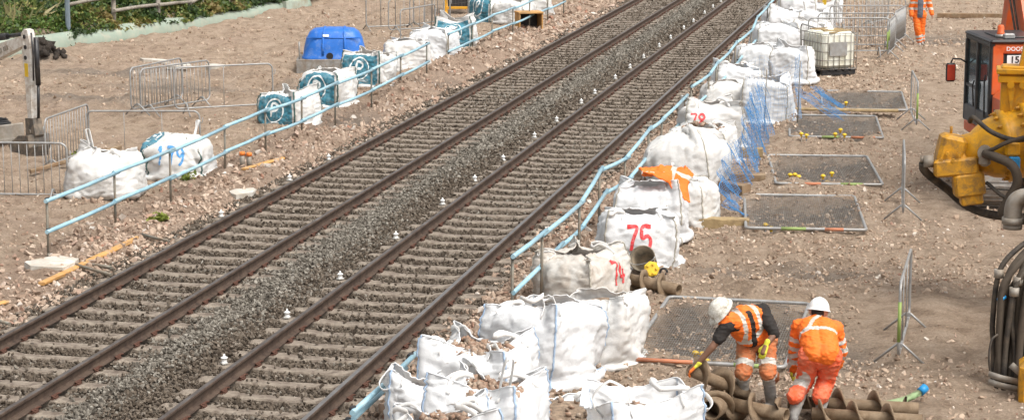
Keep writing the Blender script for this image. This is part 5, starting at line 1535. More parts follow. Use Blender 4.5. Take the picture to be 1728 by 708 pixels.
for nm, c, d in (('bottom_board', (0, .3, .03), (.74, .6, .05)), ('top_board', (0, .3, .60), (.80, .66, .05)), ('side_board', (-.37, .3, .31), (.045, .6, .52)), ('side_board', (.37, .3, .31), (.045, .6, .52)), ('back_board', (0, .6, .31), (.7, .04, .52))):
    mb = MB(); mb.box(c, d, bev=.006); mb.build(nm, M_PLANK if nm != 'back_board' else M_DARK, wb)

# ------------------------------------------------------------------ standing mesh fence far left
def stand_panel(p, q, label, n=7):
    L = math.hypot(q[0] - p[0], q[1] - p[1])
    root = empty('mesh_fence_panel', ((p[0] + q[0]) / 2, (p[1] + q[1]) / 2, tz((p[0] + q[0]) / 2, (p[1] + q[1]) / 2)), math.atan2(q[1] - p[1], q[0] - p[0]), label, 'fence panel', 'standing mesh fence panels')
    mb = MB(); mb.tube(round_frame(L / 2, 2.05, .1, .14), .021, 8, closed=True); mb.build('frame', M_GALV, root)
    wi = MB()
    for k in range(1, int(L / .09)): wi.tube([(-L / 2 + k * .09, 0, .14), (-L / 2 + k * .09, 0, 2.05)], .0022, 3, cap=False)
    for k in range(1, 8): wi.tube([(-L / 2, 0, .14 + k * .25), (L / 2, 0, .14 + k * .25)], .0022, 3, cap=False)
    tag(wi.build('wire_mesh', M_GALVD, root), kind='stuff')
    for s in (-.5, .5): mb = MB(); mb.cyl((s * L / 3, 0, .14), (s * L / 3, 0, 2.05), .014, 8); mb.build('upright', M_GALV, root)
    for s in (-1, 1):
        mb = MB(); mb.tube([(s * L / 2 * .98, -.35, .02), (s * L / 2 * .98, 0, .22), (s * L / 2 * .98, .35, .02)], .02, 6); mb.build('foot', M_GALVD, root)
stand_panel((-18.5, 65.4), (-17.3, 66.3), 'narrow mesh fence panel standing left of the yellow machine')
stand_panel((-17.2, 66.4), (-16.1, 69.4), 'mesh fence panel running away towards the yellow machine')
stand_panel((-16.2, 63.9), (-16.4, 67.2), 'mesh fence panel seen end on behind the open crowd barrier')
# ------------------------------------------------------------------ people
def capsule(mb, a, b, ra, rb, n=14):
    a, b = Vector(a), Vector(b)
    d = (b - a); L = d.length
    d = d.normalized() if L > 1e-6 else Vector((0, 0, 1))
    pts, rr_ = [], []
    for k in range(4):
        t = k / 4 * PI / 2
        pts.append(a - d * ra * math.cos(t)); rr_.append(max(ra * math.sin(t), .002))
    pts.append(a); rr_.append(ra); pts.append(b); rr_.append(rb)
    for k in range(3, -1, -1):
        t = k / 4 * PI / 2
        pts.append(b + d * rb * math.cos(t)); rr_.append(max(rb * math.sin(t), .002))
    mb.tube(pts, rr_, n)
def fused(name, caps, voxel, mats, parent, smooth=4, wr=0.0, wscale=9, matfn=None, seed=0, cut=None):
    """tapered capsules fused into one continuous skin (voxel remesh), creased, then split into materials face by face"""
    mb = MB()
    for c in caps: capsule(mb, *c)
    o = mb.build('tmp', mats[0])
    md = o.modifiers.new('r', 'REMESH'); md.mode = 'VOXEL'; md.voxel_size = voxel
    ms = o.modifiers.new('s', 'SMOOTH'); ms.factor = .5; ms.iterations = smooth
    dg_ = bpy.context.evaluated_depsgraph_get(); dg_.update()
    me = bpy.data.meshes.new_from_object(o.evaluated_get(dg_))
    bpy.data.objects.remove(o)
    n = len(me.vertices)
    co = np.zeros(n * 3); me.vertices.foreach_get('co', co); co = co.reshape(-1, 3)
    if wr > 0:
        no = np.zeros(n * 3); me.vertices.foreach_get('normal', no); no = no.reshape(-1, 3)
        w1 = 1 - np.abs(fbm(co[:, 0] * wscale + seed, co[:, 1] * wscale, co[:, 2] * wscale * 1.6, octv=3, seed=seed)) * 2
        co = co + no * (wr * np.clip(w1, -.3, 1) ** 3)[:, None]
        me.vertices.foreach_set('co', co.ravel().astype(np.float32))
    me.name = name
    me.materials.clear()
    for m in mats: me.materials.append(m)
    pn = len(me.polygons)
    if matfn is not None or cut is not None:
        cc = np.zeros(pn * 3); me.polygons.foreach_get('center', cc); cc = cc.reshape(-1, 3)
        if matfn is not None: me.polygons.foreach_set('material_index', matfn(cc).astype(np.int32))
        if cut is not None:
            bm = bmesh.new(); bm.from_mesh(me); bm.faces.ensure_lookup_table()
            bad = cut(cc); bmesh.ops.delete(bm, geom=[bm.faces[i] for i in np.where(bad)[0]], context='FACES'); bm.to_mesh(me); bm.free()
    me.polygons.foreach_set('use_smooth', np.ones(len(me.polygons), bool))
    me.update()
    return link(name, me, parent)
def seg_t(c, a, b):
    a, b = np.array(a), np.array(b); d = b - a
    t = ((c - a) @ d) / (d @ d)
    q = a + np.clip(t, 0, 1)[:, None] * d
    return t, np.linalg.norm(c - q, axis=1)
M_SKIN = pbr('skin', (0.19, 0.095, 0.058), .55, var=.15, vscale=12, dirt=(.12, .065, .04), damt=.3)
M_SKINL = pbr('skin_light', (0.45, 0.27, 0.19), .55, var=.1)
M_HIVIS = pbr('hivis_orange', (0.86, 0.17, 0.018), .75, var=.1, vscale=6, dirt=(.42, .13, .04), dscale=6, damt=.25)
M_HIVISD = pbr('hivis_dirty', (0.56, 0.15, 0.045), .85, var=.15, vscale=6, dirt=(.3, .17, .09), dscale=6, damt=.5)
M_HIVISR = pbr('hivis_red', (0.80, 0.11, 0.035), .8, var=.12, vscale=6, dirt=(.6, .25, .16), dscale=6, damt=.4)
M_REFL = pbr('reflective_tape', (0.55, 0.54, 0.50), .5, var=.12, vscale=9, dirt=(.35, .28, .2), damt=.35)
M_TSHIRT = pbr('tshirt_black', (0.022, 0.018, 0.016), .85, var=.3)
M_GLOVE = pbr('glove_yellow', (0.64, 0.62, 0.05), .7, var=.12, dirt=(.4, .3, .1), damt=.25)
M_GLOVEO = pbr('glove_orange', (0.7, 0.17, 0.03), .7, var=.12)
M_BOOT = pbr('boot_grey', (0.27, 0.265, 0.255), .75, var=.25, vscale=8, dirt=(.36, .32, .27), dscale=6, damt=.5)
M_HELM = pbr('helmet_white', (0.80, 0.80, 0.78), .35, var=.05, dirt=(.4, .36, .3), damt=.12)
M_HELMS = pbr('helmet_speckled', (0.74, 0.73, 0.68), .5, var=.1, vscale=20, dirt=(.28, .23, .16), dscale=17, damt=.5)
M_HAIR = pbr('hair_dark', (0.02, 0.016, 0.013), .8)
M_GREYS = pbr('shirt_grey', (0.12, 0.13, 0.16), .85, var=.2)

def hand(parent, wrist, palm_end, side, curl, mat, mat2=None, thumb=None):
    """gloved hand: palm, four bent fingers of unequal length, thumb from the palm's side"""
    w, p = Vector(wrist), Vector(palm_end)
    d = (p - w).normalized()
    s = Vector(side).normalized(); s = (s - d * s.dot(d)).normalized()
    nrm = d.cross(s)
    cv = Vector(curl)
    caps = []
    for k in (-1, 0, 1): caps.append((w + s * k * .016, p + s * k * .027, .019, .017))
    caps.append((w - d * .05, w, .033, .027))
    for k, L in enumerate((.068, .078, .073, .056)):
        b = p + s * (-.032 + .0215 * k)
        m1 = b + (d * .75 + cv * .35).normalized() * L * .5
        m2 = m1 + (d * .3 + cv * .85).normalized() * L * .38
        m3 = m2 + (d * -.15 + cv).normalized() * L * .28
        caps += [(b, m1, .0105, .0098), (m1, m2, .0098, .0092), (m2, m3, .0092, .008)]
    tb = w.lerp(p, .35) - s * .035
    t1 = tb + (d * .6 - s * .6 + cv * .3).normalized() * .035
    t2 = t1 + (d * .8 + cv * .6).normalized() * .034
    caps += [(tb, t1, .0135, .012), (t1, t2, .012, .0095)]
    o = fused('glove', caps, .0055, [mat] + ([mat2] if mat2 else []), parent, 1, matfn=(lambda c: (seg_t(c, w, p)[0] > .25).astype(int)) if mat2 else None)
    return o

def person(name_lab, J, garments, base):
    root = empty('person', base, 0, name_lab, 'person')
    return root

def V3(d, base): return {k: Vector(v) - Vector(base) for k, v in d.items()}

def helmet(parent, c, up, fwd, mat, r=.135):
    up, fwd = Vector(up).normalized(), Vector(fwd); fwd = (fwd - up * fwd.dot(up)).normalized(); rt_ = fwd.cross(up)
    M = Matrix((rt_, fwd, up)).transposed()
    mb = MB()
    prof = [(r * 1.12, -.012), (r * 1.12, .0), (r * 1.0, .012)] + [(r * math.cos(t), .012 + r * 1.02 * math.sin(t)) for t in np.linspace(.12, PI / 2 * .97, 8)]
    pts, n = [], 24
    vs_, fs_ = [], []
    for rr_, z in prof:
        for k in range(n):
            a = 2 * PI * k / n
            x, y = rr_ * math.cos(a) * .88, rr_ * math.sin(a) * 1.08
            if z <= .001 and math.sin(a) > .2: y += .045 * (math.sin(a) - .2)
            vs_.append(M @ Vector((x, y, z)) + Vector(c))
    for i in range(len(prof) - 1):
        for k in range(n): fs_.append((i * n + k, i * n + (k + 1) % n, (i + 1) * n + (k + 1) % n, (i + 1) * n + k))
    fs_.append(tuple(range((len(prof) - 1) * n, len(prof) * n)))
    mb.add(vs_, fs_, True)
    mb.tube([M @ Vector((0, -r * 1.0, .05)) + Vector(c), M @ Vector((0, -r * .6, r * .95)) + Vector(c), M @ Vector((0, 0, r * 1.06)) + Vector(c), M @ Vector((0, r * .6, r * .95)) + Vector(c), M @ Vector((0, r, .05)) + Vector(c)], .012, 6)
    return mb.build('helmet', mat, parent)

def head_caps(c, up, fwd):
    c, up, fwd = Vector(c), Vector(up).normalized(), Vector(fwd).normalized()
    r_ = fwd.cross(up).normalized()
    return [(c + up * .03 - fwd * .01, c + up * .03 + fwd * .015, .098, .09), (c - up * .06 + fwd * .04, c - up * .02 + fwd * .045, .058, .066),
            (c + fwd * .10 - up * .005, c + fwd * .122 - up * .03, .012, .017),                       # nose
            (c + fwd * .092 - up * .066 - r_ * .022, c + fwd * .092 - up * .066 + r_ * .022, .011, .011),  # mouth
            (c + r_ * .092 - up * .02, c + r_ * .096 + up * .015, .015, .018), (c - r_ * .092 - up * .02, c - r_ * .096 + up * .015, .015, .018),
            (c + fwd * .085 + up * .03 - r_ * .045, c + fwd * .085 + up * .03 + r_ * .045, .014, .014)]       # brow

def leg_tape(bands):
    def f(c):
        out = np.zeros(len(c))
        for a, b, lo, hi in bands:
            t, d = seg_t(c, a, b)
            out = np.where((t > lo) & (t < hi) & (d < .14), 1, out)
        return out
    return f

# ---- worker 1: bending to the left, lifting an auger
B1 = (-2.1, 23.45, 0.0)
J = V3(dict(pel=(-2.12, 23.52, .80), hipR=(-2.22, 23.47, .78), hipL=(-2.02, 23.55, .78), wai=(-2.17, 23.42, .93), che=(-2.24, 23.30, 1.06), nek=(-2.35, 23.2, 1.12), hea=(-2.47, 23.15, 1.19),
            shR=(-2.41, 23.10, 1.05), elR=(-2.57, 22.99, .82), wrR=(-2.74, 22.95, .61), haR=(-2.80, 22.94, .55),
            shL=(-2.06, 23.38, 1.17), elL=(-1.90, 23.22, .95), wrL=(-1.985, 23.10, .84), haL=(-2.01, 23.07, .77),
            knR=(-2.24, 23.22, .48), knL=(-1.97, 23.27, .48), anR=(-2.26, 23.45, .10), anL=(-1.94, 23.48, .10)), B1)
p1 = empty('person', B1, 0, 'worker in orange vest and speckled helmet bending left with bare dark forearms', 'person')
hup = Vector((-.62, -.42, .66)); hfw = Vector((-.5, -.35, -.75))
body_caps = head_caps(J['hea'], hup, hfw) + [(J['nek'], J['hea'], .055, .06), (J['che'], J['nek'], .12, .07), (J['pel'], J['che'], .12, .13), (J['shR'], J['shL'], .06, .06),
    (J['shR'], J['elR'], .052, .042), (J['elR'], J['wrR'], .044, .028), (J['wrR'], J['haR'], .03, .034), (J['shL'], J['elL'], .052, .042), (J['elL'], J['wrL'], .044, .028), (J['wrL'], J['haL'], .03, .034),
    (J['hipR'], J['knR'], .085, .055), (J['knR'], J['anR'], .05, .036), (J['hipL'], J['knL'], .085, .055), (J['knL'], J['anL'], .05, .036), (J['hipR'], J['hipL'], .09, .09)]
fused('body', body_caps, .011, [M_SKIN], p1, 2)
shirt = [(J['pel'] + Vector((0, 0, .02)), J['che'], .13, .14), (J['shR'].lerp(J['che'], .4), J['shL'].lerp(J['che'], .4), .10, .10), (J['shR'], J['shL'], .08, .085), (J['shR'], J['shR'].lerp(J['elR'], .62), .082, .066), (J['shL'], J['shL'].lerp(J['elL'], .95), .085, .062), (J['che'], J['nek'], .11, .07)]
fused('tshirt', shirt, .012, [M_TSHIRT], p1, 3, wr=.012, seed=1)
sd_ = (J['shL'] - J['shR']).normalized(); sp_ = (J['nek'] - J['pel']).normalized(); bk_ = sd_.cross(sp_).normalized()
if bk_.z < 0: bk_ = -bk_
vest = [(J['wai'] - sd_ * .05, J['che'] - sd_ * .05, .165, .165), (J['wai'] + sd_ * .05, J['che'] + sd_ * .05, .165, .17), (J['che'] - sd_ * .07, J['nek'] - sd_ * .10, .15, .10), (J['che'] + sd_ * .07, J['nek'] + sd_ * .10, .15, .10), (J['shR'].lerp(J['shL'], .22), J['shR'].lerp(J['shL'], .78), .10, .10), (J['wai'] - sd_ * .06 - bk_ * .05 - sp_ * .02, J['wai'] + sd_ * .06 - bk_ * .05 - sp_ * .02, .14, .14)]
def vest_m(c):
    c0 = np.array(J['che']); r_ = c - c0
    u, v, b = r_ @ np.array(sd_), r_ @ np.array(sp_), r_ @ np.array(bk_)
    m = np.zeros(len(c))
    m = np.where((np.abs(np.abs(u) - .095) < .024) & (v > -.10), 1, m)
    m = np.where((np.abs(v + .12) < .026), 1, m)
    return np.where((np.abs(u) < .03) & (b < -.06), 2, m)
fused('vest', vest, .010, [M_HIVIS, M_REFL, M_TSHIRT], p1, 3, wr=.014, seed=2, matfn=vest_m)
tr = [(J['hipR'], J['hipL'], .125, .125), (J['pel'], J['wai'], .135, .13), (J['hipR'], J['knR'], .115, .088), (J['knR'], J['anR'] + Vector((0, 0, .29)), .088, .08), (J['hipL'], J['knL'], .115, .088), (J['knL'], J['anL'] + Vector((0, 0, .29)), .088, .08)]
fused('trousers', tr, .011, [M_HIVISD, M_REFL], p1, 3, wr=.016, wscale=11, seed=3, matfn=leg_tape([(J['hipR'], J['knR'], .62, .80), (J['hipL'], J['knL'], .62, .80), (J['knR'], J['anR'], .05, .16), (J['knL'], J['anL'], .05, .16)]))
for s in 'RL':
    a = J['an' + s]; f = Vector((-.55, -.83, 0))
    kn = J['kn' + s]; fused('boot', [(a.lerp(kn, .82), a, .072, .06), (a - Vector((0, 0, .03)), a + f * .13 - Vector((0, 0, .055)), .052, .042), (a - Vector((0, 0, .05)) - f * .04, a - Vector((0, 0, .055)) + f * .1, .045, .045)], .011, [M_BOOT], p1, 2, wr=.006, seed=5)
helmet(p1, J['hea'] + hup.normalized() * .03, hup, hfw, M_HELMS)
hand(p1, J['wrR'], J['haR'], (.4, -.8, .3), (.3, .35, -.8), M_GLOVE, M_GLOVEO)
hand(p1, J['wrL'], J['haL'], (.9, -.25, .1), (-.1, .5, -.7), M_GLOVE)

# ---- worker 2: seen from behind, stooping
B2 = (-1.45, 23.2, 0.0)
J = V3(dict(pel=(-1.39, 23.22, .74), hipL=(-1.50, 23.2, .72), hipR=(-1.28, 23.22, .72), wai=(-1.42, 23.37, .84), che=(-1.45, 23.52, .94), nek=(-1.47, 23.66, 1.02), hea=(-1.455, 23.77, 1.09),
            shL=(-1.645, 23.6, .955), elL=(-1.70, 23.6, .68), wrL=(-1.72, 23.62, .47), haL=(-1.725, 23.64, .39),
            shR=(-1.265, 23.6, .955), elR=(-1.19, 23.70, .68), wrR=(-1.24, 23.82, .47), haR=(-1.26, 23.86, .39),
            knL=(-1.56, 23.36, .40), knR=(-1.33, 23.40, .40), anL=(-1.66, 23.13, .07), anR=(-1.375, 23.17, .07)), B2)
p2 = empty('person', B2, 0, 'worker in full orange clothes and white helmet stooping with his back turned', 'person')
hup = Vector((.05, .30, .95)); hfw = Vector((.1, .85, -.3))
fused('body', head_caps(J['hea'], hup, hfw) + [(J['nek'], J['hea'], .055, .06), (J['che'], J['nek'], .12, .07), (J['pel'], J['che'], .12, .13), (J['shR'], J['shL'], .06, .06),
    (J['shR'], J['elR'], .052, .042), (J['elR'], J['wrR'], .044, .028), (J['wrR'], J['haR'], .03, .034), (J['shL'], J['elL'], .052, .042), (J['elL'], J['wrL'], .044, .028), (J['wrL'], J['haL'], .03, .034),
    (J['hipR'], J['knR'], .085, .055), (J['knR'], J['anR'], .05, .036), (J['hipL'], J['knL'], .085, .055), (J['knL'], J['anL'], .05, .036), (J['hipR'], J['hipL'], .09, .09)], .011, [M_SKINL], p2, 2)
sd_ = (J['shR'] - J['shL']).normalized(); sp_ = (J['nek'] - J['pel']).normalized(); bk_ = sd_.cross(sp_).normalized()
if bk_.z < 0: bk_ = -bk_
jack = [(J['pel'] - sd_ * .06 + bk_ * .05 - sp_ * .02, J['che'] - sd_ * .07, .135, .15), (J['pel'] + sd_ * .07 + bk_ * .05 - sp_ * .02, J['che'] + sd_ * .07, .135, .15), (J['che'], J['nek'], .15, .08), (J['shL'], J['shR'], .098, .098),
        (J['shL'], J['elL'], .092, .074), (J['elL'], J['wrL'], .074, .056), (J['shR'], J['elR'], .092, .074), (J['elR'], J['wrR'], .074, .056),
        (J['pel'] + sd_ * .15 - Vector((0, .02, .06)), J['pel'] + sd_ * .15 + sp_ * .12, .05, .07), (J['pel'] + sd_ * .17 - Vector((0, -.02, .16)), J['pel'] + sd_ * .15, .03, .05)]
def jack_m(c):
    r_ = c - np.array(J['che'])
    u, v, b = r_ @ np.array(sd_), r_ @ np.array(sp_), r_ @ np.array(bk_)
    tL, dL = seg_t(c, J['shL'], J['elL']); tR, dR = seg_t(c, J['shR'], J['elR'])
    arm = ((dL < .115) & (tL > .35) & (u < -.13)) | ((dR < .115) & (tR > .35) & (u > .15))
    m = np.zeros(len(c))
    body = ~arm
    x = u + .02
    m = np.where(body & (np.abs(v + .10 + .12 * np.abs(x)) < .026), 1, m)
    m = np.where(body & (np.abs(x + .35 * (v - .1) * -1) < .026) & (v > -.1), 1, m)
    m = np.where(arm & (((tL > .45) & (tL < .62)) | ((tL > .82) & (tL < .98)) | ((tR > .45) & (tR < .62)) | ((tR > .82) & (tR < .98))), 1, m)
    return m
fused('jacket', jack, .010, [M_HIVIS, M_REFL], p2, 3, wr=.014, seed=8, matfn=jack_m)
tr = [(J['hipR'], J['hipL'], .13, .13), (J['pel'], J['wai'], .13, .12), (J['hipR'], J['knR'], .12, .095), (J['knR'], J['anR'] + Vector((0, 0, .20)), .095, .084), (J['hipL'], J['knL'], .12, .095), (J['knL'], J['anL'] + Vector((0, 0, .20)), .095, .084)]
fused('trousers', tr, .011, [M_HIVISR, M_REFL], p2, 3, wr=.018, wscale=10, seed=9, matfn=leg_tape([(J['knL'] + Vector((-.05, -.06, .12)), J['anL'] + Vector((-.0, -.06, .26)), .25, .6)]))
for s in 'RL':
    a = J['an' + s]; f = Vector((-.2, .95, 0))
    kn = J['kn' + s]; fused('boot', [(a.lerp(kn, .75), a, .072, .06), (a - Vector((0, 0, .03)), a + f * .13 - Vector((0, 0, .055)), .052, .042), (a - Vector((0, 0, .04)) - f * .03, a + f * .08 - Vector((0, 0, .05)), .048, .045)], .011, [M_BOOT], p2, 2, wr=.006, seed=5)
helmet(p2, J['hea'] + hup.normalized() * .03, hup, hfw, M_HELM)
fused('hair', [(J['hea'] - hfw.normalized() * .05 - hup.normalized() * .01, J['hea'] - hfw.normalized() * .03 + hup.normalized() * .03, .075, .09)], .012, [M_HAIR], p2, 2)
hand(p2, J['wrL'], J['haL'], (.2, .9, .2), (.5, .3, -.6), M_GLOVE)
hand(p2, J['wrR'], J['haR'], (-.2, -.9, .2), (-.5, .3, -.6), M_GLOVE)

# ---- worker 3: walking, far right, cut by the top edge
B3 = (-1.2, 65.4, tz(-1.2, 65.4))
J = dict(pel=(-.03, 0, .95), hipR=(-.13, 0, .92), hipL=(.07, 0, .92), wai=(-.03, 0, 1.1), che=(-.01, 0, 1.32), nek=(0, 0, 1.5), hea=(0, -.03, 1.64), shR=(-.2, 0, 1.42), elR=(-.28, .02, 1.14), wrR=(-.27, -.06, .92), haR=(-.27, -.08, .84),
         shL=(.2, 0, 1.42), elL=(.29, .03, 1.16), wrL=(.34, -.05, .96), haL=(.36, -.07, .88), knR=(-.08, -.06, .52), knL=(.06, .05, .50), anR=(.0, .02, .09), anL=(.09, .12, .12))
J = {k: Vector(v) for k, v in J.items()}
p3 = empty('person', B3, R(8), 'worker in open orange jacket and orange trousers walking, cut by the top edge', 'person')
hup, hfw = Vector((0, -.05, 1)), Vector((0, -1, -.1))
fused('body', head_caps(J['hea'], hup, hfw) + [(J['nek'], J['hea'], .055, .06), (J['che'], J['nek'], .12, .07), (J['pel'], J['che'], .12, .13), (J['shR'], J['shL'], .06, .06),
    (J['shR'], J['elR'], .052, .042), (J['elR'], J['wrR'], .044, .028), (J['wrR'], J['haR'], .03, .034), (J['shL'], J['elL'], .052, .042), (J['elL'], J['wrL'], .044, .028), (J['wrL'], J['haL'], .03, .034),
    (J['hipR'], J['knR'], .085, .055), (J['knR'], J['anR'], .05, .036), (J['hipL'], J['knL'], .085, .055), (J['knL'], J['anL'], .05, .036), (J['hipR'], J['hipL'], .09, .09)], .014, [M_SKINL], p3, 2)
fused('jacket', [(J['pel'], J['che'], .16, .17), (J['che'], J['nek'], .15, .08), (J['shR'], J['shL'], .095, .095), (J['shR'], J['elR'], .09, .075), (J['elR'], J['wrR'], .075, .06), (J['shL'], J['elL'], .09, .075), (J['elL'], J['wrL'], .075, .06)], .014, [M_HIVIS, M_REFL, M_GREYS], p3, 2, wr=.012, seed=4,
      matfn=lambda c: np.where((np.abs(c[:, 0] + .02) < .085) & (c[:, 1] < -.05) & (c[:, 2] > .85), 2, np.where((np.abs(c[:, 2] - 1.12) < .03) | (np.abs(c[:, 2] - 1.3) < .03), 1, 0)))
fused('trousers', [(J['hipR'], J['hipL'], .12, .12), (J['pel'], J['wai'], .13, .12), (J['hipR'], J['knR'], .11, .09), (J['knR'], J['anR'] + Vector((0, 0, .06)), .09, .085), (J['hipL'], J['knL'], .11, .09), (J['knL'], J['anL'] + Vector((0, 0, .06)), .09, .085)], .013, [M_HIVIS, M_REFL], p3, 2, wr=.016, seed=6, matfn=leg_tape([(J['knR'], J['anR'], .45, .6), (J['knL'], J['anL'], .45, .6), (J['knR'], J['anR'], .72, .85), (J['knL'], J['anL'], .72, .85)]))
for s in 'RL':
    a = J['an' + s]; f = Vector((0, -1, 0))
    fused('boot', [(a + Vector((0, 0, .1)), a, .06, .056), (a - Vector((0, 0, .03)), a + f * .14 - Vector((0, 0, .055)), .052, .042)], .013, [M_BOOT], p3, 2)
helmet(p3, J['hea'] + Vector((0, 0, .03)), hup, hfw, M_HELM)
for s, q in (('R', -1), ('L', 1)):
    hand(p3, J['wr' + s], J['ha' + s], (0, -1, 0), (-q * .5, -.2, -.4), M_SKINL)

# ------------------------------------------------------------------ augers
def auger(a, b, r0, r1, pitch, label, phase=0.0, hollow=True, flights=None):
    a, b = Vector(a), Vector(b)
    L = (b - a).length
    root = empty('auger', a, 0, label, 'auger', 'muddy steel augers lying on the ground')
    root.rotation_euler = (b - a).to_track_quat('X', 'Z').to_euler()
    mb = MB()
    n = 18
    prof = [(r0, 0), (r0, L), (r0 * .82, L), (r0 * .82, L - .2)]
    prof = [(r0 * .82, .22), (r0 * .82, 0)] + prof
    vs_, fs_ = [], []
    for rr_, x in prof:
        for k in range(n): t = 2 * PI * k / n; vs_.append((x, rr_ * math.cos(t), rr_ * math.sin(t)))
    for i in range(len(prof) - 1):
        for k in range(n): fs_.append((i * n + k, i * n + (k + 1) % n, (i + 1) * n + (k + 1) % n, (i + 1) * n + k))
    fs_.append(tuple(range(n))); fs_.append(tuple(range((len(prof) - 1) * n, len(prof) * n)))
    mb.add(vs_, fs_, True); mb.build('stem', M_MUD, root)
    x0, x1 = L * .06, L * .9
    turns = (x1 - x0) / pitch
    m = int(turns * 26)
    vs_, fs_ = [], []
    rs = random.Random(label)
    for i in range(m + 1):
        t = i / 26 * 2 * PI + phase; x = x0 + (x1 - x0) * i / m
        j = 1 + .04 * math.sin(t * 3.1) + rs.uniform(-.015, .015)
        e = .011
        for rr_, dx in ((r0 * .95, -e), (r1 * j, -e), (r1 * j, e), (r0 * .95, e)):
            vs_.append((x + dx, rr_ * math.cos(t), rr_ * math.sin(t)))
    for i in range(m):
        for k in range(4): fs_.append((i * 4 + k, i * 4 + (k + 1) % 4, i * 4 + 4 + (k + 1) % 4, i * 4 + 4 + k))
    mb = MB().add(vs_, fs_, True); mb.build('flight', M_MUD, root)
    return root
auger((-2.82, 23.0, .55), (-2.2, 23.35, .20), .07, .185, .34, 'muddy auger piece being lifted by the bending worker', 1.0)
auger((-2.56, 22.85, .14), (-2.33, 23.75, .16), .125, .20, .42, 'short hollow auger with its open end facing the camera', .5)
auger((-2.45, 23.2, .14), (-1.72, 22.85, .13), .075, .185, .33, 'muddy auger lying in front of the bending worker', 2.0)
auger((-1.75, 23.42, .13), (-.30, 23.42, .13), .07, .185, .40, 'long auger lying behind the boots of the stooping worker', .3)
auger((-1.45, 23.02, .12), (-.25, 22.98, .12), .068, .175, .38, 'long auger lying lowest, right of the stooping worker', 1.6)
auger((-4.62, 29.45, .17), (-3.72, 29.0, .12), .085, .19, .30, 'muddy auger lying below the red 75 bag', .8)
lump('dark_board', (-4.55, 28.65), (.62, .12, .06), R(-40), M_DARK, 'dark wet board poking out beside the stained bag', 'board', ry=R(8), z=.1)

# ------------------------------------------------------------------ bucket, ring, plug, sling, markers
M_BUCK = pbr('bucket_rubber', (0.13, 0.115, 0.09), .8, var=.25, dirt=(.33, .26, .18), dscale=5, damt=.5)
bu = empty('rubber_bucket', (-4.42, 30.5, tz(-4.42, 30.5) + .16), 0, 'muddy rubber bucket tipped over below the red 75 bag', 'bucket')
bu.rotation_euler = (R(62), R(-14), 0)
mb = MB(); mb.lathe([(.13, -.16), (.15, -.155), (.19, .16), (.2, .165), (.2, .175), (.182, .175), (.142, -.13), (.02, -.13)], n=24); mb.build('shell', M_BUCK, bu)
mb = MB(); mb.tube([(.19 * math.cos(t), .19 * math.sin(t) * .4 - .02, .17 + .02) for t in np.linspace(PI, 2 * PI, 9)], .006, 5); mb.build('handle', M_GALV, bu)
mb = MB(); mb.tube([(.05 * math.cos(t), 0, .05 * math.sin(t)) for t in np.linspace(0, 2 * PI, 16, endpoint=False)], .017, 8, closed=True)
tag(mb.build('rubber_ring', M_BLACK, None, (-4.12, 30.35, tz(-4.12, 30.35) + .10), (R(-15), 0, R(10))), 'small black rubber ring leaning beside the tipped bucket', 'ring')
mb = MB(); mb.lathe([(.10, -.03), (.115, -.02), (.115, .02), (.10, .03), (.03, .035)], n=7, smooth=False); 
for k in range(5): mb.cyl((.07 * math.cos(k * 1.256), .07 * math.sin(k * 1.256), .02), (.07 * math.cos(k * 1.256), .07 * math.sin(k * 1.256), .06), .02, 6)
tag(mb.build('yellow_flange', M_CAP, None, (-4.25, 30.0, tz(-4.25, 30.0) + .13), (R(70), 0, R(15))), 'yellow bolted disc leaning at the end of the auger below the 75 bag', 'disc')
M_SLING = pbr('sling_green', (0.27, 0.40, 0.20), .85, var=.2, vscale=8, dirt=(.3, .27, .18), damt=.4)
sl = MB()
z0 = tz(-.55, 23.85)
sl.tube(smooth_line([(-.28, 24.1, z0 + .19), (-.40, 24.0, z0 + .12), (-.55, 23.9, z0 + .07), (-.68, 23.85, z0 + .05), (-.72, 23.75, z0 + .05), (-.6, 23.68, z0 + .05), (-.45, 23.72, z0 + .05), (-.36, 23.66, z0 + .04)], 5), [.03 + .012 * math.sin(k * 1.9) for k in range(36)], 8)
sl.ribbon(smooth_line([(-.3, 24.08, z0 + .17), (-.45, 24.05, z0 + .09), (-.62, 23.98, z0 + .05), (-.75, 23.86, z0 + .06)], 4), (0, -.5, .8), .09, .012)
sg = empty('lifting_sling', (-.55, 23.85, z0), 0, 'green lifting sling dropped on the earth beside the augers', 'sling')
sl.v = [(p[0] + .55, p[1] - 23.85, p[2] - z0) for p in sl.v]; sl.build('strap', M_SLING, sg)
mb = MB(); mb.cyl((.25, .22, .17), (.31, .28, .22), .05, 10); mb.build('blue_end', M_BLUEC, sg)
M_MARK = pbr('marker_orange', (0.7, 0.2, 0.04), .6, var=.1)
for i, (x, y) in enumerate(((-13.32, 38.3), (-13.2, 38.36))):
    r = empty('marker_tube', (x, y, tz(x, y) - .02), 0, ['grey marker tube with orange bands on the left rubble, left of the pair', 'grey marker tube with orange bands on the left rubble, right of the pair'][i], 'marker', 'pair of marker tubes on the left rubble')
    mb = MB(); mb.cyl((0, 0, .05), (0, 0, .30), .05, 12); mb.build('sleeve', M_GREYP, r)
    mb = MB(); mb.lathe([(.055, .29), (.055, .35), (.04, .36)], n=12); mb.build('top_band', M_MARK, r)
    mb = MB(); mb.cyl((0, 0, 0), (0, 0, .055), .056, 12); mb.build('bottom_band', M_MARK, r)
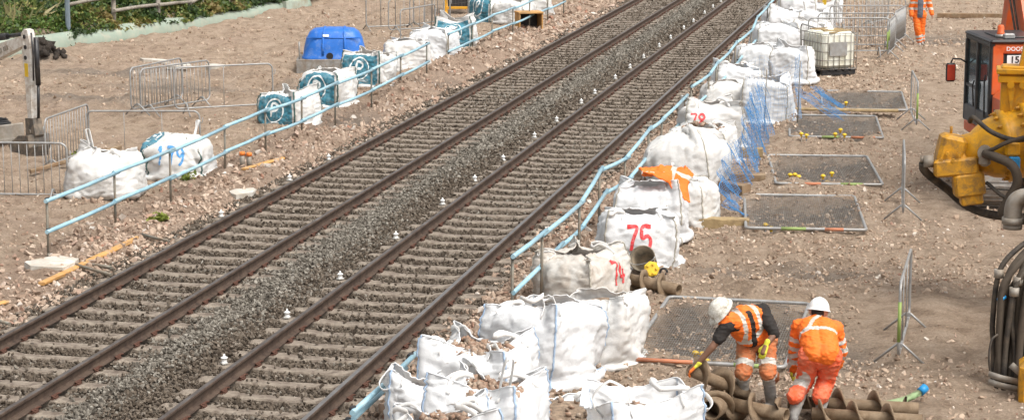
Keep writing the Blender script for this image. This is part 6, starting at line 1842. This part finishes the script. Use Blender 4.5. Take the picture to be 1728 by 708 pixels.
# orange jacket thrown over the bag rim
N = 30
U, Vv = np.meshgrid(np.linspace(-1, 1, N), np.linspace(-1, 1, N))
zz = .10 * fbm(U * 2.3 + 4, Vv * 2.3, octv=3, seed=3) + .05 * np.abs(fbm(U * 5, Vv * 5, octv=2, seed=9))
X, Y = U * .40 + .08 * fbm(U * 2, Vv * 2 + 7, octv=2, seed=4), Vv * .34 + .07 * fbm(U * 2 + 9, Vv * 2, octv=2, seed=5)
drop = np.clip((.55 * U - .75 * Vv) - .25, 0, 2)
Z = zz - .42 * drop ** 1.4 + .03
X = X * (1 - .18 * drop); Y = Y * (1 - .12 * drop)
i_ = (np.arange(N - 1)[:, None] * N + np.arange(N - 1)[None, :]).ravel()
jm = np_mesh('crumpled_jacket', np.stack([X, Y, Z], -1), np.stack([i_, i_ + 1, i_ + 1 + N, i_ + N], 1), smooth=True, mats=[M_HIVIS, M_REFL])
cc = np.zeros(len(jm.polygons) * 3); jm.polygons.foreach_get('center', cc); cc = cc.reshape(-1, 3)
jm.polygons.foreach_set('material_index', ((np.abs(np.repeat(U[:-1, :-1].ravel(), 1) - .25) < .08) | (np.abs(Vv[:-1, :-1].ravel() + .3) < .07)).astype(np.int32))
jo = link('crumpled_jacket', jm, None, (-4.5, 33.35, 1.03), (0, 0, .2))
jo.modifiers.new('thick', 'SOLIDIFY').thickness = .012
tag(jo, 'crumpled orange jacket lying over the rim of a white bag', 'jacket')
# white strap end and paper scraps on the left rubble; yellow tag on a far bag
mb = MB(); mb.box((0, 0, 0), (.13, .01, .34), bev=.004)
tag(mb.build('yellow_tag', M_CAP, None, (-4.42, 71.0, .72), (R(6), 0, R(-6))), 'yellow paper tag hanging on a far white bag', 'tag')

# ------------------------------------------------------------------ blue safety netting
M_NET = pbr('net_blue', (0.07, 0.25, 0.52), .6, var=.25, vscale=3)
M_NETP = pbr('net_pale', (0.22, 0.38, 0.60), .6, var=.2, vscale=3)
def net(path, label, mat, cell=.075, seed=0, fold=.10, thick=.0055, flare=.3):
    """knotted net hung along a path of (x, y, bottom z, top z)"""
    P = [Vector(p[:2]) for p in path]
    acc = [0]
    for i in range(len(P) - 1): acc.append(acc[-1] + (P[i + 1] - P[i]).length)
    L = acc[-1]
    ns = int(L / cell * 1.1); nt = 15
    s = np.linspace(0, L, ns + 1)
    fx, fy, f0, f1 = (np.interp(s, acc, [p[k] for p in path]) for k in range(4))
    t = np.linspace(0, 1, nt + 1)
    S_, T_ = np.meshgrid(s, t)
    n = fbm(S_ * 2.2 + seed, T_ * 1.3, octv=3, seed=seed) * fold + .05 * np.sin(S_ * 9 + 3 * T_)
    n2 = fbm(S_ * 3 + seed, T_ * 3 + 5, octv=2, seed=seed + 1) * .09
    X = fx[None] + n * 1.2 + flare * (1 - T_); Y = fy[None] + n2 * 1.5
    edge = 1 + .22 * fbm(s * 2.5, s * 0 + seed, octv=2, seed=seed)[None]
    Z = f0[None] + (f1 - f0)[None] * T_ * edge + n2 * .5 * T_
    idx = np.arange((nt + 1) * (ns + 1)).reshape(nt + 1, ns + 1)
    bm = bmesh.new()
    vs_ = [bm.verts.new(p) for p in np.stack([X, Y, Z], -1).reshape(-1, 3)]
    for j in range(nt):
        for i in range(ns): bm.faces.new([vs_[k] for k in (idx[j, i], idx[j, i + 1], idx[j + 1, i + 1], idx[j + 1, i])])
    me = bpy.data.meshes.new('safety_net'); bm.to_mesh(me); bm.free(); me.materials.append(mat)
    o = link('safety_net', me)
    w_ = o.modifiers.new('strands', 'WIREFRAME'); w_.thickness = thick; w_.use_replace = True; w_.use_even_offset = False
    return tag(o, label, 'netting', 'blue safety netting along the white bags')
net([(-3.72, 35.0, .08, .22), (-3.95, 36.2, .08, .5), (-4.02, 37.4, .12, .7), (-3.92, 38.6, .12, .85), (-3.88, 39.8, .1, .9)], 'bright blue netting slumped beside the grey bag, lowest piece', M_NET, seed=2)
net([(-3.98, 40.2, .1, 1.0), (-4.05, 41.6, .1, 1.05), (-4.12, 43.4, .1, 1.1), (-4.1, 45.0, .1, 1.15)], 'blue netting hung upright along the middle of the bag row', M_NET, seed=5)
net([(-4.6, 46.55, .15, 1.45), (-4.0, 46.5, .1, 1.5), (-3.5, 46.7, .1, 1.4), (-3.48, 47.6, .1, 1.3)], 'pale blue netting wrapped round the tall white bag', M_NETP, seed=9, fold=.05, flare=.05)
net([(-3.45, 47.2, .03, .8), (-3.25, 48.2, .02, .6), (-3.2, 49.0, .03, .55), (-3.3, 49.8, .03, .4)], 'loose blue netting spreading right of the tall bag', M_NET, seed=12, fold=.22, flare=.75)
for x, y, lab in ((-4.02, 45.2, 'thin steel stake at the upper end of the upright netting'), (-3.42, 46.6, 'thin steel stake holding the pale netting')):
    mb = MB(); mb.cyl((0, 0, -.2), (.03, 0, 1.35), .012, 6)
    tag(mb.build('stake', M_POST, None, (x, y, tz(x, y))), lab, 'stake', 'netting stakes')
# ------------------------------------------------------------------ green membrane, fence and vegetation on the bank
M_MEMB = pbr('membrane_green', (0.27, 0.325, 0.265), .5, var=.08, vscale=2, dirt=(.42, .38, .3), dscale=2.5, damt=.3)
ys = np.arange(50, 74, .18)
rows = []
for j, (off, z) in enumerate(((-.06, -.1), (-.05, .1), (-.02, .22), (.02, .33), (.10, .40), (.22, .44), (.34, .42))):
    x = bank_x(ys) - off + .07 * fbm(ys * .9, ys * 0 + j * .12, octv=3, seed=4) * (1 if j < 5 else .6)
    hh = 1 + .22 * fbm(ys * .45, ys * 0, octv=3, seed=6)
    rows.append(np.stack([x, ys, z * hh * (1 - .35 * sstep(63, 67, ys))], 1))
A = np.stack(rows, 1)
i_ = (np.arange(len(ys) - 1)[:, None] * 7 + np.arange(6)[None]).ravel()
me = np_mesh('membrane_edging', A.reshape(-1, 3), np.stack([i_, i_ + 1, i_ + 8, i_ + 7], 1), smooth=True, mats=[M_MEMB])
o = link('membrane_edging', me); o.modifiers.new('t', 'SOLIDIFY').thickness = .02
tag(o, 'pale green membrane sheet edging the foot of the overgrown bank', 'membrane')
lump('concrete_kerb', (-23.2, 72.6), (1.3, .3, .3), R(72), pbr('kerb_green', (.36, .42, .36), .8, var=.15, dirt=(.3, .25, .18), damt=.4), 'pale green block at the end of the membrane edging', 'kerb', z=.05)
M_FENCE = pbr('fence_wood', (0.29, 0.26, 0.22), .9, var=.2, vscale=5, dirt=(.15, .13, .1), dscale=3, damt=.4, bump=.4)
fe = empty('timber_fence', (-26.0, 59.3, 0), 0, 'grey weathered timber post and rail fence on the overgrown bank', 'fence')
fp = [(bank_x(y) - .5, y) for y in (59.3, 61.4, 63.6, 65.6, 66.6, 68.8, 71.0)]
for k, (x, y) in enumerate(fp):
    z = tz(x, y); h = (1.35, 1.2, 1.15, 1.15, 1.1, 1.15, 1.15)[k] + .0
    mb = MB(); mb.cyl((x + 26.0, y - 59.3, z - .3), (x + 26.0 + .02, y - 59.3, z + h - .35), .075, 10, r2=.07); mb.build('post', M_FENCE, fe)
for k in range(len(fp) - 1):
    (x0, y0), (x1, y1) = fp[k], fp[k + 1]
    z0, z1 = tz(x0, y0), tz(x1, y1)
    for nm, dz in (('top_rail', .78), ('lower_rail', .36)):
        if nm == 'lower_rail' and k in (0, 4): continue
        mb = MB(); mb.tube([(x0 + 26.09, y0 - 59.45, z0 + dz), ((x0 + x1) / 2 + 26.09, (y0 + y1) / 2 - 59.3, (z0 + z1) / 2 + dz + .02), (x1 + 26.09, y1 - 59.15, z1 + dz)], .055, 8); mb.build(nm, M_FENCE, fe)
mb = MB(); x, y = bank_x(59.15) - .35, 59.1; mb.box((0, 0, .55), (.13, .09, 1.9), bev=.01); mb.box((0, -.05, .55), (.04, .03, 1.9))
tag(mb.build('metal_post', pbr('post_bluegrey', (.22, .27, .31), .55, .3, var=.15), None, (x, y, tz(x, y) - .1)), 'blue grey metal post standing at the end of the timber fence', 'post')

def leaf_mass(name, pts, size, up, colours, seed, label, cat, long=1.0, droop=.4):
    """many separate leaves or blades as one mesh, each with its own colour"""
    rng = np.random.default_rng(seed)
    n = len(pts)
    d = rng.normal(0, 1, (n, 3)); d[:, 2] = d[:, 2] * .4 + up; d /= np.linalg.norm(d, axis=1, keepdims=True)
    s = np.cross(d, rng.normal(0, 1, (n, 3))); s /= np.linalg.norm(s, axis=1, keepdims=True) + 1e-9
    L = size * long; W_ = size * .55 if long < 2 else size * .10
    nrm = np.cross(d, s)
    tip = pts + d * L[:, None] - np.array([0, 0, 1]) * (droop * L * .5)[:, None]
    mid = pts + d * (L * .5)[:, None] + nrm * (L * .06)[:, None]
    V = np.stack([pts, mid - s * W_[:, None], tip, mid + s * W_[:, None]], 1).reshape(-1, 3)
    F = np.arange(n * 4).reshape(-1, 4)
    me = np_mesh(name, V, F)
    ci_ = np.clip((fbm(pts[:, 0] * .9, pts[:, 1] * .9, octv=3, seed=seed) * .9 + .5) * len(colours) + rng.normal(0, 1.1, n), 0, len(colours) - .01).astype(int)
    c = np.array(colours)[ci_] * rng.uniform(.7, 1.3, (n, 1))
    ca = me.color_attributes.new('leaf', 'FLOAT_COLOR', 'POINT')
    ca.data.foreach_set('color', np.repeat(np.column_stack([np.clip(c, 0, 1), np.ones(n)]), 4, axis=0).astype(np.float32).ravel())
    m, nt, b, new, lk = nmat(name + '_leaf')
    at = new('ShaderNodeAttribute'); at.attribute_name = 'leaf'
    lk(at.outputs['Color'], b.inputs['Base Color']); b.inputs['Roughness'].default_value = .6
    tr = new('ShaderNodeBsdfTranslucent'); lk(at.outputs['Color'], tr.inputs['Color'])
    mx = new('ShaderNodeMixShader'); mx.inputs[0].default_value = .3
    lk(b.outputs[0], mx.inputs[1]); lk(tr.outputs[0], mx.inputs[2]); lk(mx.outputs[0], nt.nodes['Material Output'].inputs['Surface'])
    me.materials.append(m)
    return tag(link(name, me), label, cat, kind='stuff')
rng = np.random.default_rng(21)
# brambles right of the metal post: leaves on the outside of uneven mounds
n = 90000
y = rng.uniform(58.6, 90, n); e = rng.uniform(.0, 1, n) ** .9 * rng.uniform(.2, 8, n)
x = bank_x(y) - e
hm = np.clip(.38 + .8 * fbm(x * .55, y * .55, octv=3, seed=51) + .35 * fbm(x * 1.7, y * 1.7, octv=2, seed=52) + .02 * e, .05, 2) * sstep(-.2, .3, e)
z = np.maximum(terr(x, y), .3) + hm * rng.uniform(.15, 1, n) ** .45
keep = rng.uniform(0, 1, n) < .35 + .65 * sstep(-.25, .25, fbm(x * .8, y * .8, octv=3, seed=58))
P_ = np.stack([x, y, z], 1)[keep]
leaf_mass('brambles', P_, rng.uniform(.06, .15, len(P_)), .35, [(.03, .055, .018), (.045, .085, .02), (.08, .13, .03), (.15, .19, .045), (.24, .24, .07), (.2, .15, .05)], 3, 'dense green brambles growing over the bank and fence', 'brambles')
# nettles and tall grass left of it
n = 40000
y = rng.uniform(46, 76, n); e = rng.uniform(.05, 1, n) ** .7 * 9
x = bank_x(y) - e
g1 = fbm(x * .5, y * .5, octv=3, seed=61)
lim = sstep(60.2, 58.2, y + .8 * g1) 
keep = (rng.uniform(0, 1, n) < lim * (.5 + .6 * g1))
P_ = np.stack([x, y, terr(x, y)], 1)[keep]
leaf_mass('tall_grass', P_, rng.uniform(.3, .9, len(P_)) * .6, 1.6, [(.11, .15, .04), (.2, .2, .075), (.3, .26, .12), (.07, .11, .03), (.36, .31, .17)], 4, 'tall seeding grass on the bank at the upper left corner', 'grass', long=2.2, droop=.3)
n = 26000
y = rng.uniform(46, 63, n); e = rng.uniform(.0, 1, n) ** 1.2 * 6
x = bank_x(y) - e
hm = np.clip(.25 + .5 * fbm(x * .8, y * .8, octv=3, seed=71) + .2 * fbm(x * 2.2, y * 2.2, octv=2, seed=72), .03, 1.2) * sstep(.0, .5, e)
keep = rng.uniform(0, 1, n) < sstep(61, 59, y) * .8
P_ = np.stack([x, y, terr(x, y) + hm * rng.uniform(.1, 1, n) ** .5], 1)[keep]
leaf_mass('weeds', P_, rng.uniform(.05, .14, len(P_)), .5, [(.06, .12, .02), (.1, .17, .03), (.14, .2, .045), (.045, .08, .02)], 5, 'low bright green weeds spilling over the membrane at the left', 'weeds')
# reeds standing in the dark behind
n = 9000
y = rng.uniform(60, 84, n); e = rng.uniform(4.5, 14, n); x = bank_x(y) - e
keep = (x < -30) & (rng.uniform(0, 1, n) < .8)
P_ = np.stack([x, y, terr(x, y)], 1)[keep]
leaf_mass('reeds', P_, rng.uniform(.5, 1.0, len(P_)) * .8, 2.2, [(.035, .05, .02), (.06, .075, .03), (.09, .09, .045), (.10, .07, .04)], 6, 'dark brownish reeds at the far upper left corner', 'reeds', long=2.0, droop=.2)
# small weeds by the left bags
def weed(x, y, label, seed):
    rng = np.random.default_rng(seed)
    n = 60
    a = rng.uniform(0, 2 * PI, n); r = rng.uniform(.02, .16, n)
    P_ = np.stack([r * np.cos(a), r * np.sin(a), rng.uniform(.0, .14, n)], 1)
    o = leaf_mass('weed_plant', P_, rng.uniform(.05, .11, n), .5, [(.2, .24, .04), (.27, .3, .06), (.14, .19, .03)], seed, label, 'weed')
    del o['kind']; o['group'] = 'small weeds by the left handrail'
    o.location = (x, y, tz(x, y))
weed(-12.95, 33.0, 'small yellow green weed at the foot of the handrail near the squat bag', 1)
weed(-13.9, 36.9, 'small yellow green weed between the squat bag and the bag painted 179', 2)
weed(-16.9, 38.9, 'small green weed at the foot of the slanting barrier', 3)
# dark soil heap by the membrane
rng = np.random.default_rng(31)
n = 170
a, r = rng.uniform(0, 2 * PI, n), np.abs(rng.normal(0, .28, n))
px, py = -24.7 + r * np.cos(a) * 1.1, 54.6 + r * np.sin(a) * .9
sz = rng.uniform(.06, .2, n)
M_DSOIL = pbr('dark_soil', (0.035, 0.027, 0.021), .95, var=.4, vscale=9, bump=.5)
tag(link('dark_soil', chunk_mesh('dark_soil', np.stack([px, py, terr(px, py) + .25 * np.exp(-r * r / .2)], 1), sz, 7, M_DSOIL)), 'heap of dark broken soil against the green membrane', 'soil', kind='stuff')

lump('timber_pole', (1.4, 74.3), (4.4, .16, .16), R(3), M_TIMBB, 'long brown pole lying on the earth beyond the walking worker', 'pole')
